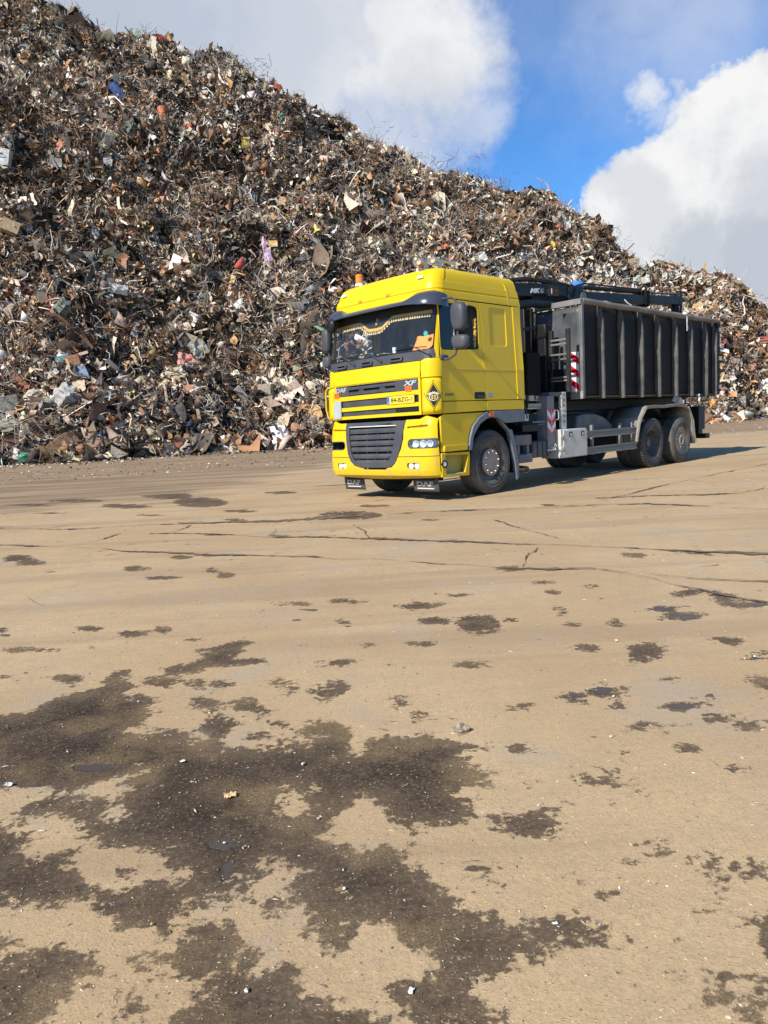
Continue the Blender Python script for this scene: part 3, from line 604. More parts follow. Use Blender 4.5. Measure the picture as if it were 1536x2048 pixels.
# --- bumper
def mir(p): return [(WD-a, b) for a, b in p]
lampn = rr(-.035, .852, .50, .982, .062, 6)
slot = [(.14, 1.205), (.52, 1.185), (.60, 1.15), (.45, 1.165), (.18, 1.16), (.13, 1.18)]
grille_out = [(1.98, 1.29), (.58, 1.285), (.60, 1.0), (.66, .80), (.72, .70), (.76, .70), (1.82, .70), (1.86, .72), (1.90, .86), (1.95, 1.02)]
useam = U(.15, .6)
upN = [(useam, .724), (.73, .724), (.655, .83), (.60, 1.0), (.575, 1.29), (.30, 1.29), (.18, 1.335), (.06, 1.30), (U(.19, 1.28), 1.28)]
upper = wrap('bumper_upper', upN, -.03, .018, YEL, T, holes=[lampn, slot], bevel=.008, du=.04)
upF = [(.66, .724) if p == (.73, .724) else ((.61, .83) if p == (.655, .83) else p) for p in upN]
wrap('bumper_upper', mir(upF), -.03, .018, YEL, T, holes=[mir(lampn), mir(slot)], bevel=.008, du=.04)
for s in (slot, mir(slot)): wrap('vent_recess', s, -.06, -.03, YELD, T)
fogN = rr(.285, .528, .535, .622, .035, 5)
low = [(useam, .385), (.35, .372), (.9, .355), (1.25, .35), (1.6, .355), (WD-.35, .372), (WD-useam, .385), (WD-useam, .714), (WD-.665, .714), (WD-.72, .62), (WD-.88, .555), (1.55, .545), (1.50, .515), (1.0, .515), (.95, .545), (.86, .555), (.78, .62), (.735, .714), (useam, .714)]
wrap('bumper_lower', low, -.04, .024, YEL, T, holes=[fogN, mir(fogN)], bevel=.014, du=.04)
wrap('bumper_underside', [(0.0, .33), (WD, .33), (WD, .40), (0, .40)], -.12, -.05, CHAS, T)
# lower grille: dark frame with six blades
gout = [(1.975, 1.29), (1.93, .93), (1.90, .78), (1.84, .66), (1.74, .58), (1.58, .545), (.95, .545), (.84, .575), (.745, .66), (.68, .80), (.62, .97), (.575, 1.285)]
gin = [(1.88, 1.235), (1.855, 1.0), (1.82, .80), (1.77, .685), (1.70, .635), (1.02, .635), (.93, .66), (.86, .74), (.81, .90), (.775, 1.05), (.76, 1.225)]
gf = wrap('radiator_grille_frame', gout, -.03, .034, GRY, T, holes=[gin], bevel=.014)
wrap('grille_mesh', [(1.9, 1.25), (1.72, .62), (1.0, .62), (.74, 1.25)], -.07, -.05, BLKM, T)
def gw(z): return (float(np.interp(z, [.64, .70, .80, 1.0, 1.235], [1.70, 1.775, 1.82, 1.855, 1.88])), float(np.interp(z, [.64, .74, .90, 1.05, 1.225], [1.02, .86, .81, .775, .76])))
for k in range(6):
    zt = 1.185-.1*k - .012*(k > 3); zb = zt-.082
    a1, a0 = gw(zt); b1, b0 = gw(zb); bm = BM()
    nseg = 10; rows = []
    for i in range(nseg+1):
        t = i/nseg; ua = a0+(a1-a0)*t; ub = b0+(b1-b0)*t
        rows.append([bm.verts.new(fpt(ua, zt, -.022)), bm.verts.new(fpt(ua, zt-.006, -.005)), bm.verts.new(fpt((ua+ub)/2, (zt+zb)/2, .012)), bm.verts.new(fpt(ub, zb+.006, .006)), bm.verts.new(fpt(ub, zb, -.03)), bm.verts.new(fpt(ub, zb, -.05)), bm.verts.new(fpt(ua, zt, -.05))])
    for r0, r1 in zip(rows, rows[1:]):
        for q in range(7): bm.faces.new((r0[q], r0[(q+1) % 7], r1[(q+1) % 7], r1[q]))
    bm.faces.new(rows[0]); bm.faces.new(rows[-1][::-1]); mk('grille_blade', bm, GRY, T, smooth=30)
    for tt in (.12, .38, .62, .88):
        uu = b0+(b1-b0)*tt; bm = BM(); p = fpt(uu, zb-.008, -.02); box(bm, p.x-.012, p.x+.02, p.y-.008, p.y+.008, p.z-.012, p.z+.006); mk('blade_clip', bm, GRY, gf)
wrap('grille_trim', [(1.885, 1.215), (.76, 1.205), (.762, 1.228), (1.888, 1.240)], .012, .024, ALU, T, bevel=.003)
# head lamps
for far in (False, True):
    f = (lambda p: mir(p)) if far else (lambda p: p)
    hl = wrap('headlight', f(rr(-.03, .857, .495, .977, .058, 6)), -.075, -.055, mat('lamp_housing_grey', (.62, .61, .58), .35), T, du=.03)
    wrap('lamp_surround', f(rr(-.045, .842, .51, .992, .07, 6)), -.004, .021, mat('lamp_gasket', (.06, .055, .05), .5), hl, holes=[f(rr(-.028, .858, .493, .976, .056, 6))], du=.03)
    for uu, r in ((.37, .050), (.23, .056), (.10, .046)):
        bm = BM(); lathe(bm, [(0, 0), (.3*r, -.004), (.7*r, -.018), (r, -.042), (r+.006, -.044), (r+.006, -.02)], 20)
        c = fpt(WD-uu if far else uu, .917, -.012); nrm = (fpt(WD-uu if far else uu, .917, 1) - fpt(WD-uu if far else uu, .917, 0))
        q = Vector((0, -1, 0)).rotation_difference(nrm); bm.transform(Matrix.Translation(c - nrm*.045) @ q.to_matrix().to_4x4()); mk('reflector', bm, LAMPG, hl)
        bm = BM(); bmesh.ops.create_uvsphere(bm, u_segments=10, v_segments=8, radius=r*.33); bm.transform(Matrix.Translation(c-nrm*.03)); mk('bulb_cap', bm, CHR, hl)
    bm = BM(); box(bm, 0, .01, 0, .01, 0, .01); bm.free()
    wrap('lamp_divider', f([(.298, .865), (.302, .97), (.306, .97), (.302, .865)]), -.05, -.01, CHR, hl)
    wrap('lamp_divider', f([(.158, .865), (.162, .97), (.166, .97), (.162, .865)]), -.05, -.01, CHR, hl)
    wrap('lamp_cover', f(rr(-.027, .859, .492, .975, .055, 6)), .004, .008, GLSL, hl, du=.03)
    fb = wrap('fog_lamp_recess', f(rr(.28, .523, .54, .627, .037, 5)), -.09, -.05, mat('lamp_gasket', (.06, .055, .05), .5), T)
    for uu in (.348, .462):
        bm = BM(); lathe(bm, [(0, -.002), (.02, -.004), (.036, -.02), (.038, -.03), (.045, -.03), (.045, .03)], 20)
        U_ = WD-uu if far else uu; c = fpt(U_, .574, -.02); nrm = fpt(U_, .574, 1)-fpt(U_, .574, 0)
        q = Vector((0, -1, 0)).rotation_difference(nrm); bm.transform(Matrix.Translation(c) @ q.to_matrix().to_4x4()); mk('fog_lamp', bm, LAMPG, fb)
        bm = BM(); lathe(bm, [(0, -.033), (.036, -.028)], 16); bm.transform(Matrix.Translation(c) @ q.to_matrix().to_4x4()); mk('fog_lamp_glass', bm, GLSL, fb)
# decorative mud flaps with lettering under the bumper
for y0, y1 in ((.135, .67), (1.83, 2.34)):
    bm = BM(); V = []
    for i in range(9):
        for j in range(7):
            a, b = i/8, j/6; x = .24+.03*(1-b)*(1-b)
            V.append(bm.verts.new((x, y0+(y1-y0)*a, .145+.26*b)))
    for i in range(8):
        for j in range(6): bm.faces.new((V[i*7+j], V[(i+1)*7+j], V[(i+1)*7+j+1], V[i*7+j+1]))
    fl = mk('front_mud_flap', bm, mat('flap_rubber', (.045, .044, .040), .7, dust=.4, dustcol=(.13, .11, .09)), T); sm = fl.modifiers.new('s', 'SOLIDIFY'); sm.thickness = .008
    def fx(a, b, d, y0=y0, y1=y1): return Vector((.227-d+.03*(1-b)*(1-b), y1-(y1-y0)*a, .145+.26*b))
    text('flap_lettering', 'DAF', lambda a, b, d: fx(.15+.66*a, .34+.30*b, d), mat('grey_print', (.40, .40, .38), .6), fl, .003, bold=.035)
    bm = BM(); bm2 = [fx(.16, .17, .004), fx(.82, .17, .004), fx(.82, .24, .004), fx(.16, .24, .004)]; bm.faces.new([bm.verts.new(v) for v in bm2]); r = bmesh.ops.extrude_face_region(bm, geom=bm.faces[:]); [setattr(v.co, 'x', v.co.x+.004) for v in r['geom'] if isinstance(v, bmesh.types.BMVert)]
    mk('flap_stripe', bm, PINKW, fl)
# --- windscreen area
cowl = [(.015, 2.175), (WD-.015, 2.175), (WD+.0, 2.24), (WD-.03, 2.335), (WD-.20, 2.315), (.20, 2.315), (.03, 2.335), (0, 2.24)]
cw = wrap('windscreen_cowl', cowl, -.04, .014, GRY, T, bevel=.006)
wrap('windscreen_seal', [(.0, 2.30), (WD, 2.30), (WD, 3.06), (0, 3.06)], -.03, .006, BLK, T, holes=[rr(.045, 2.335, WD-.045, 3.04, .09, 6)])
wsb = BM(); V = []
for i in range(33):
    for j in range(9): V.append(wsb.verts.new(fpt(.03+(WD-.06)*i/32, 2.32+.73*j/8, -.012)))
for i in range(32):
    for j in range(8): wsb.faces.new((V[i*9+j], V[(i+1)*9+j], V[(i+1)*9+j+1], V[i*9+j+1]))
wscreen = mk('windscreen', wsb, GLS, T)
# wipers and step handles on the cowl
for u0, u1 in ((2.02, 2.36), (1.38, 1.95), (.42, 1.12)):
    bm = BM(); pb = fpt(u0-.27 if u0 > 2 else u0-.0, 2.235, .03)
    tube(bm, [fpt(u0-.34, 2.225, .03), fpt(u0-.33, 2.25, .05), fpt(u0-.12, 2.36, .05), fpt(u0+.02, 2.425, .03)], [.018, .014, .010, .007], 6); wp = mk('wiper_arm', bm, GRY, T)
    bm = BM(); tube(bm, [fpt(u0-.28, 2.365, .012), fpt(u0+.02, 2.385, .016), fpt(min(u0+.34, 2.40), 2.375, .012)], .008, 6); mk('wiper_blade', bm, BLK, wp)
for u0 in (.72, 1.38, 2.02):
    hb = wrap('cowl_handle', rr(u0-.14, 2.20, u0+.14, 2.272, .03), .012, .045, GRY, T, holes=[rr(u0-.10, 2.222, u0+.10, 2.25, .012)], bevel=.006)
    wrap('handle_hollow', rr(u0-.12, 2.215, u0+.12, 2.258, .02), .010, .018, BLKM, hb)
# sun visor
bm = BM(); rows = []
for i in range(41):
    u = -.12+(WD+.24)*i/40; e = abs(u-WD/2)/(WD/2); k = max(0, (e-.50)/.5); k = min(1, k)
    up = 3.12 + .085*min(1, max(0, (e-.56)/.16)); lo = 3.025-.075*k*k
    pr_ = .20-.06*max(0, (e-.8)/.2)**2
    up = up - .03*max(0, (e-.93)/.07)
    rows.append([bm.verts.new(p) for p in (fpt(u, up, .012), fpt(u, up-.005, .05), fpt(u, (up+lo)/2+.012, pr_*.75), fpt(u, lo+.012, pr_), fpt(u, lo, pr_*.98), fpt(u, lo+.01, pr_*.6), fpt(u, up-.05, .012))])
for a, b in zip(rows, rows[1:]):
    for q in range(6): bm.faces.new((a[q], a[q+1], b[q+1], b[q]))
bm.faces.new(rows[0]); bm.faces.new(rows[-1])
mk('sun_visor', bm, mat('smoked_visor', (.045, .05, .066), .22, coat=.3), T, smooth=50)
# --- roof
bm = BM(); rows = []
zl = [3.10, 3.12, 3.20, 3.21, 3.235, 3.245, 3.343, 3.35, 3.40, 3.46, 3.50, 3.53, 3.555, 3.575, 3.59, 3.60, 3.61]
def roofring(z):
    xf, ys, r = prof(z); off = 0.0
    if 3.21 < z < 3.24: off = -.012
    if z >= 3.345: off = -.016
    pts = []
    xb = 2.40 - float(np.interp(z, [3.1, 3.4, 3.5, 3.575, 3.6, 3.61], [.0, .04, .055, .09, .16, .4]))
    for u in [U(.75, z), U(.45, z)] + [ys+r-r*PI/2*k/6 for k in range(6, -1, -1)] + list(np.linspace(ys+r+.06, WD/2, 6)): pts.append(fpt(u, z, off))
    side_ = [Vector((xb, ys-off, z)), Vector((xb-.06, ys-off, z)), Vector((2.08, ys-off, z)), Vector((1.4, ys-off, z))]
    half = side_+pts
    return half + [Vector((p.x, WD-p.y, p.z)) for p in half[-2::-1]]
for z in zl: rows.append([bm.verts.new(p) for p in roofring(z)])
for a, b in zip(rows, rows[1:]):
    for q in range(len(a)-1): bm.faces.new((a[q], a[q+1], b[q+1], b[q]))
    bm.faces.new((a[-1], a[0], b[0], b[-1]))
tf = bm.faces.new(rows[-1]); bmesh.ops.triangulate(bm, faces=[tf])
roof = mk('roof', bm, YEL, T, smooth=40)
for uu in (.36, WD-.36):
    ml = wrap('marker_light', rr(uu-.05, 3.425, uu+.06, 3.462, .008), -.012, .014, WHT, T, bevel=.003)
    wrap('marker_light_glass', rr(uu-.03, 3.433, uu+.045, 3.455, .006), .013, .018, LAMPG, ml)
for uu in (1.0, 1.66):
    wrap('visor_bracket', rr(uu-.055, 3.255, uu+.045, 3.305, .012), -.01, .012, YELD, T, bevel=.004)
    wrap('bracket_bolt', arcpts(uu-.02, 3.275, .009, 0, 360, 8), .01, .016, BLK, T); wrap('bracket_bolt', arcpts(uu+.02, 3.275, .009, 0, 360, 8), .01, .016, BLK, T)
side('roof_rib', [(2.075, 3.10), (2.10, 3.10), (2.09, 3.34), (2.055, 3.46), (2.03, 3.46), (2.065, 3.34)], -.006, .03, YELD, T, zc=(3.35,))
# --- cab sides
win = [(.335, 3.02), (.30, 2.93), (.29, 2.37), (.33, 2.315), (.55, 2.315), (.90, 2.33), (1.17, 2.345), (1.21, 2.37), (1.235, 2.95), (1.20, 3.0), (1.14, 3.02), (.95, 3.035)]
door_poly = [(.272, 1.545), (1.335, 1.545), (1.335, 2.03), (1.325, 2.25), (1.27, 3.085), (.30, 3.085), (.272, 2.2)]
step_poly = [(.272, 1.355), (1.335, 1.375), (1.335, 1.532), (.272, 1.532)]
arch_out = [(.83, .76), (.87, .96), (.95, 1.13), (1.12, 1.265), (1.335, 1.355)]
fend = [(.205, .765), (.82, .765), (.86, .97), (.94, 1.14), (1.115, 1.28), (1.30, 1.35), (.272, 1.342), (.205, 1.30)]
for far in (False, True):
    dr = side('door', door_poly, 0.0, .05, YEL, T, holes=[win], bevel=.006, far=far)
    side('window_seal', win, .006, .03, BLK, dr, holes=[[(.75+(x-.75)*.955, 2.67+(z-2.67)*.955) for x, z in win]], far=far, zc=())
    side('door_window', [(.62, 2.325), (.64, 3.03), (.34, 3.01), (.30, 2.93), (.29, 2.37), (.33, 2.32)] if not far else win, .016, .020, GLS3 if far else GLS2, dr, far=far, zc=())
    if not far:
        side('window_bar', [(.615, 2.32), (.64, 2.32), (.665, 3.035), (.64, 3.035)], .008, .03, ALU, dr, zc=())
    side('door_crease', [(.275, 2.026), (1.33, 2.026), (1.33, 2.036), (.275, 2.036)], -.005, .01, YELD, dr, far=far, zc=(), bevel=.002)
    side('lower_door_panel', step_poly, -.006, .04, YEL, T, bevel=.008, far=far)
    side('wing_panel', fend, .004, .05, YEL, T, bevel=.008, far=far, zc=())
    side('wing_ledge', [(.235, .77), (.80, .77), (.815, .86), (.245, .86)], -.022, .03, YEL, T, bevel=.012, far=far, zc=())
    side('sleeper_panel', [(1.345, 1.545), (2.385, 1.545), (2.385, 2.03), (2.345, 3.085), (1.28, 3.085), (1.335, 2.25)], 0, .05, YEL, T, bevel=.006, far=far, holes=[rr(1.52, 2.42, 1.965, 3.03, .05)])
    side('recessed_panel', rr(1.51, 2.41, 1.975, 3.04, .055), .012, .04, YEL, T, far=far, bevel=.004, zc=())
    side('panel_crease', [(1.35, 2.026), (2.38, 2.026), (2.38, 2.036), (1.35, 2.036)], -.005, .01, YELD, T, far=far, zc=(), bevel=.002)
    side('rear_pillar', [(2.20, 1.55), (2.395, 1.55), (2.395, 2.03), (2.36, 3.085), (2.16, 3.085)], -.012, .02, YEL, T, bevel=.004, far=far)
    side('sill_panel', [(1.345, 1.375), (2.385, 1.375), (2.385, 1.532), (1.345, 1.532)], -.008, .04, YEL, T, bevel=.008, far=far, zc=())
    side('wheel_arch', [(.83, .755), (.87, .96), (.95, 1.135), (1.12, 1.275), (1.335, 1.358), (1.36, 1.36), (2.365, 1.36), (2.365, 1.165), (1.86, 1.155), (1.78, 1.17), (1.62, 1.245), (1.45, 1.262), (1.33, 1.245), (1.14, 1.165), (.96, .98), (.90, .755)], -.028, .03, GRY2, T, bevel=.012, far=far, zc=())
    side('wheel_arch_lip', [(1.62, 1.25), (1.77, 1.17), (1.93, 1.05), (2.01, 1.04), (2.10, .8), (2.18, .45), (2.16, .2), (2.11, .18), (2.08, .45), (2.0, .75), (1.92, 1.0), (1.75, 1.13)], -.01, .06, GRY2, T, bevel=.006, far=far, zc=())
    # wheel arch inner liner
    bm = BM(); A = [(.84, .5), (.88, .78), (.98, 1.0), (1.14, 1.16), (1.34, 1.24), (1.5, 1.25), (1.68, 1.22), (1.86, 1.1), (1.98, .95), (2.05, .7), (2.1, .3)]
    V = [(bm.verts.new((x, .02, z)), bm.verts.new((x, .62, z))) for x, z in A]
    for a, b in zip(V, V[1:]): bm.faces.new((a[0], a[1], b[1], b[0]))
    bm.faces.new([v[1] for v in V])
    if far: bm.transform(Matrix(((1, 0, 0, 0), (0, -1, 0, WD), (0, 0, 1, 0), (0, 0, 0, 1))))
    mk('arch_liner', bm, BLKM, T)
    # footstep box below the wing
    stp = side('step_panel', [(.175, .385), (.83, .365), (.86, .70), (.855, .742), (.175, .752)], -.012, .04, YEL, T, bevel=.010, far=far, zc=(), holes=[[(.275, .45), (.30, .41), (.72, .425), (.80, .66), (.80, .70), (.27, .71)]])
    side('step_hollow', [(.26, .40), (.74, .40), (.81, .72), (.26, .72)], .09, .12, mat('step_hollow_ochre', (.42, .33, .05), .5, dust=.4), stp, far=far, zc=())
    side('step_tread', [(.26, .40), (.80, .40), (.80, .425), (.26, .425)], -.005, .11, ALU, stp, far=far, zc=())
    side('step_inner', [(.80, .42), (.83, .42), (.83, .72), (.80, .72)], .0, .11, YELD, stp, far=far, zc=())
    side('step_gap', [(.2, .70), (.88, .70), (.88, .80), (.2, .80)], .055, .09, BLKM, stp, far=far, zc=())
    # door handle
    hd = side('door_handle', rr(1.045, 1.565, 1.315, 1.675, .03), -.004, .01, BLK, T, far=far, zc=(), bevel=.003)
    side('handle_grip', rr(1.12, 1.585, 1.29, 1.615, .012), -.014, .0, GRY, hd, far=far, zc=())
side('blue_sticker', rr(1.385, 1.60, 1.505, 1.65, .015), -.003, .002, BLUL, T, zc=())
text('sticker_lettering', 'blu', lambda a, b, d: Vector((1.41+.07*a, -.003-d, 1.612+.024*b)), WHT, T, .001)
text('door_lettering', 'DAF', lambda a, b, d: Vector((.335+.20*a, -.0015-d, 1.618+.045*b)), mat('door_badge_grey', (.10, .09, .07), .5), T, .003, bold=.03)
side('side_marker_light', rr(1.365, 1.275, 1.50, 1.352, .012), -.040, -.02, mat('amber_lens', (.62, .14, .03), .3), T, zc=(), bevel=.004)
bm = BM(); lathe(bm, [(0, 0), (.03, -.003), (.045, .008), (.045, .03)], 16); bm.transform(Matrix.Translation((.235, -.022, .585))); mk('step_lamp', bm, LAMPG, T)
bm = BM(); lathe(bm, [(.046, -.01), (.062, -.008), (.062, .03), (.046, .03)], 16); bm.transform(Matrix.Translation((.235, -.016, .585))); mk('step_lamp_ring', bm, BLK, T)
# rear wall, floor, inner lining of the cab
bm = BM(); box(bm, 2.355, 2.395, .03, WD-.03, 1.18, 3.10); mk('cab_rear_wall', bm, YELD, T)
LIN = mat('cab_lining', (.09, .095, .10), .9)
bm = BM(); box(bm, .42, 2.35, .06, WD-.06, 1.50, 1.55); mk('cab_floor', bm, LIN, T)
bm = BM(); box(bm, 1.36, 1.40, .09, WD-.09, 1.55, 2.45); mk('bunk_front', bm, LIN, T)
bm = BM(); box(bm, 1.42, 2.33, .09, WD-.09, 2.1, 2.35); mk('bunk', bm, SEAT, T, bevel=.04)
bm = BM(); box(bm, .40, 2.33, .13, WD-.13, 3.22, 3.27); mk('headlining', bm, LIN, T)
bm = BM(); box(bm, 1.30, 1.34, .10, 1.02, 2.32, 3.2); box(bm, 1.36, 1.39, .9, WD-.11, 2.3, 3.2); mk('cabin_curtain', bm, mat('curtain_slate', (.10, .12, .13), .95), T)
bm = BM(); V = []
dash = [(.14, 2.30), (.30, 2.33), (.42, 2.36), (.62, 2.33), (.72, 2.22), (.70, 1.95), (.62, 1.6), (.2, 1.6)]
fr0 = [bm.verts.new((x, .08, z)) for x, z in dash]; fr1 = [bm.verts.new((x, WD-.08, z)) for x, z in dash]
for i in range(len(dash)): j = (i+1) % len(dash); bm.faces.new((fr0[i], fr0[j], fr1[j], fr1[i]))
bm.faces.new(fr0[::-1]); bm.faces.new(fr1); mk('dashboard', bm, mat('dash_grey', (.07, .075, .08), .7), T)
bm = BM(); tube(bm, [(.80+.06*math.sin(a)*.4, .62+.23*math.cos(a), 2.30+.19*math.sin(a)) for a in np.linspace(0, 2*PI, 20, endpoint=False)], .018, 6, closed=True); tube(bm, [(.66, .62, 2.18), (.8, .62, 2.3)], .03, 6); box(bm, .785, .815, .42, .82, 2.285, 2.315); mk('steering_wheel', bm, BLKM, T)
for yc in (.62, 1.85):
    bm = BM(); box(bm, .85, 1.30, yc-.26, yc+.26, 1.85, 2.05); st_ = mk('seat', bm, SEAT, T, bevel=.04)
    bm = BM(); box(bm, 1.15, 1.29, yc-.25, yc+.25, 2.0, 2.68); mk('seat_back', bm, SEAT, st_, bevel=.05)
    bm = BM(); box(bm, 1.18, 1.28, yc-.14, yc+.14, 2.70, 2.92); mk('head_rest', bm, SEAT, st_, bevel=.04)
# windscreen pelmet and tasselled fringe
def fr(u): 
    c = abs(u-1.30)
    return float(np.interp(c, [0, .16, .26, .36, .42, 1.2], [2.755, 2.765, 2.83, 2.895, 2.905, 2.885]))
bm = BM(); n = 60; rowsp = []
for i in range(n+1):
    u = .08+(WD-.16)*i/n; rowsp.append((bm.verts.new(fpt(u, 3.06, -.045)), bm.verts.new(fpt(u, fr(u)+.02, -.045))))
for a, b in zip(rowsp, rowsp[1:]): bm.faces.new((a[0], a[1], b[1], b[0]))
pel = mk('window_pelmet', bm, mat('pelmet_black', (.012, .010, .009), .9), T)
bm = BM(); rowsp = []
for i in range(n+1):
    u = .10+(WD-.20)*i/n; rowsp.append((bm.verts.new(fpt(u, fr(u)+.035, -.04)), bm.verts.new(fpt(u, fr(u)-.012, -.04))))
for a, b in zip(rowsp, rowsp[1:]): bm.faces.new((a[0], a[1], b[1], b[0]))
frg = mk('gold_fringe', bm, TAN, T)
bm = BM(); nt = 46
for i in range(nt):
    u = .12+(WD-.24)*(i+.5)/nt; z = fr(u)-.010; hw = .021; tilt = rnd.uniform(-.006, .006)
    bm.faces.new([bm.verts.new(p) for p in (fpt(u, z, -.038), fpt(u-hw+tilt, z-.055, -.034), fpt(u+hw+tilt, z-.055, -.034))])
mk('tassels', bm, TANL, frg)['kind'] = 'stuff'
bm = BM()
for i in range(nt+1):
    u = .12+(WD-.24)*i/nt; z = fr(u)-.006
    if .1 < u < WD-.1: bm.faces.new([bm.verts.new(p) for p in (fpt(u-.02, z, -.040), fpt(u, z-.045, -.040), fpt(u+.02, z, -.040))])
mk('fringe_lining', bm, mat('fringe_brown', (.16, .05, .02), .9), frg)['kind'] = 'stuff'
bm = BM(); tube(bm, [(1.20+.012*math.sin(k*2.1), .07, 2.36+.03*k) for k in range(17)], [.02+.012*(k % 2) for k in range(17)], 6); mk('side_curtain_braid', bm, TAN, T)
em2 = [(1.26, 2.955), (1.285, 2.93), (1.27, 2.90), (1.30, 2.87), (1.29, 2.83), (1.26, 2.85), (1.255, 2.90), (1.21, 2.915), (1.25, 2.925)]
wrap('pelmet_emblem', em2, -.042, -.038, TAN, T)
# far-side front mirror hung from the visor corner
bm = BM(); bmesh.ops.create_uvsphere(bm, u_segments=18, v_segments=12, radius=1); bm.transform(Matrix.Translation((.02, 2.20, 2.93)) @ Matrix.Rotation(.35, 4, 'X') @ Matrix.Diagonal((.06, .10, .125, 1))); fm = mk('front_mirror', bm, BLK, T)
bm = BM(); tube(bm, [(.02, 2.30, 3.05), (-.02, 2.33, 3.10), (.1, 2.36, 3.14)], .015, 6); mk('mirror_bracket', bm, BLK, fm)
# side mirrors
def housing(cx, cy, cz, sx, sy, sz, name, par, taper=.0):
    bm = BM(); nu, nv = 28, 16; e = 3.6
    sg = lambda v, p: math.copysign(abs(v)**p, v); rings = []
    for j in range(nv+1):
        ph = -PI/2+PI*j/nv; ring = []
        for i in range(nu):
            th = 2*PI*i/nu; x = sg(math.cos(ph), 2/e)*sg(math.cos(th), 2/2.4); y = sg(math.cos(ph), 2/e)*sg(math.sin(th), 2/e); z = sg(math.sin(ph), 2/e)
            if x > .0: x *= .35
            y2 = y*(1-taper*(z < 0)*abs(z)*.5)
            ring.append(bm.verts.new((cx+x*sx, cy+y2*sy, cz+z*sz+(.18*sz*y*taper))))
        rings.append(ring)
    for a, b in zip(rings, rings[1:]):
        for i in range(nu): bm.faces.new((a[i], a[(i+1) % nu], b[(i+1) % nu], b[i]))
    bmesh.ops.remove_doubles(bm, verts=bm.verts[:], dist=1e-4)
    return mk(name, bm, GRY, par, smooth=60)
for far in (False, True):
    k = (lambda y: WD-y) if far else (lambda y: y)
    bm = BM(); tube(bm, [(.30, k(-.0), 2.21), (.30, k(-.07), 2.16), (.31, k(-.16), 2.17), (.33, k(-.24), 2.22), (.345, k(-.19 if far else -.28), 2.32), (.35, k(-.2 if far else -.285), 2.6), (.35, k(-.19 if far else -.27), 3.0), (.34, k(-.15 if far else -.2), 3.05), (.30, k(.02), 3.06)], .017, 8)
    arm = mk('mirror_arm', bm, GRY, T)
    bm = BM(); box(bm, .24, .40, min(k(-.05), k(.02)), max(k(-.05), k(.02)), 2.155, 2.235); mk('mirror_mount', bm, GRY, arm, bevel=.02)
    oy, sc_ = (-.22, .72) if far else (-.325, 1.0)
    hs = housing(.36, k(oy), 2.765, .10, .140*sc_, .205, 'mirror_housing', arm, .25)
    h2 = housing(.36, k(oy-.01), 2.39, .10, .155*sc_, .108, 'wide_mirror_housing', arm, .35)
    for (cy, cz, sy, sz) in ((k(oy), 2.765, .125*sc_, .18), (k(oy-.01), 2.39, .13*sc_, .085)):
        bm = BM(); bm2 = rr(cy-sy, cz-sz, cy+sy, cz+sz, .03); bm.faces.new([bm.verts.new((.396, a, b)) for a, b in bm2]); mk('mirror_glass', bm, CHR, arm)
# beacons and horns
for bx, by in ((.47, 1.93), (.52, .56)):
    bm = BM(); lathe(bm, [(0, 0), (.072, 0), (.072, .035), (.062, .045), (0, .045)], 24, Matrix.Translation((bx, by, 3.585)) @ Matrix.Rotation(PI/2, 4, 'X')); bc = mk('beacon', bm, WHT, T)
    bm = BM(); lathe(bm, [(.058, .0), (.060, .02), (.060, .075), (.058, .08), (.060, .085), (.058, .14), (.04, .155), (0, .158)], 24, Matrix.Translation((bx, by, 3.628)) @ Matrix.Rotation(PI/2, 4, 'X')); mk('beacon_lens', bm, mat('beacon_orange', (.95, .22, .01), .15, coat=.5), bc)
for hy, hx in ((.46, .52), (.26, .62)):
    bm = BM(); lathe(bm, [(.085, -.03), (.080, -.005), (.052, .03), (.034, .09), (.024, .20), (.018, .42), (.03, .45), (.03, .52), (0, .52)], 20); bm.transform(Matrix.Translation((hx-.15, hy, 3.705)) @ Matrix.Rotation(-PI/2, 4, 'Z')); bm.transform(Matrix.Identity(4)); hn = mk('air_horn', bm, CHR, T)
    bm = BM(); lathe(bm, [(0, .05), (.028, .03), (.05, .01)], 14); bm.transform(Matrix.Translation((hx-.15, hy, 3.705)) @ Matrix.Rotation(-PI/2, 4, 'Z')); mk('horn_throat', bm, mat('horn_ivory', (.42, .36, .25), .5), hn)
    bm = BM(); box(bm, hx-.01, hx+.03, hy-.015, hy+.015, 3.58, 3.70); mk('horn_bracket', bm, CHR, hn)
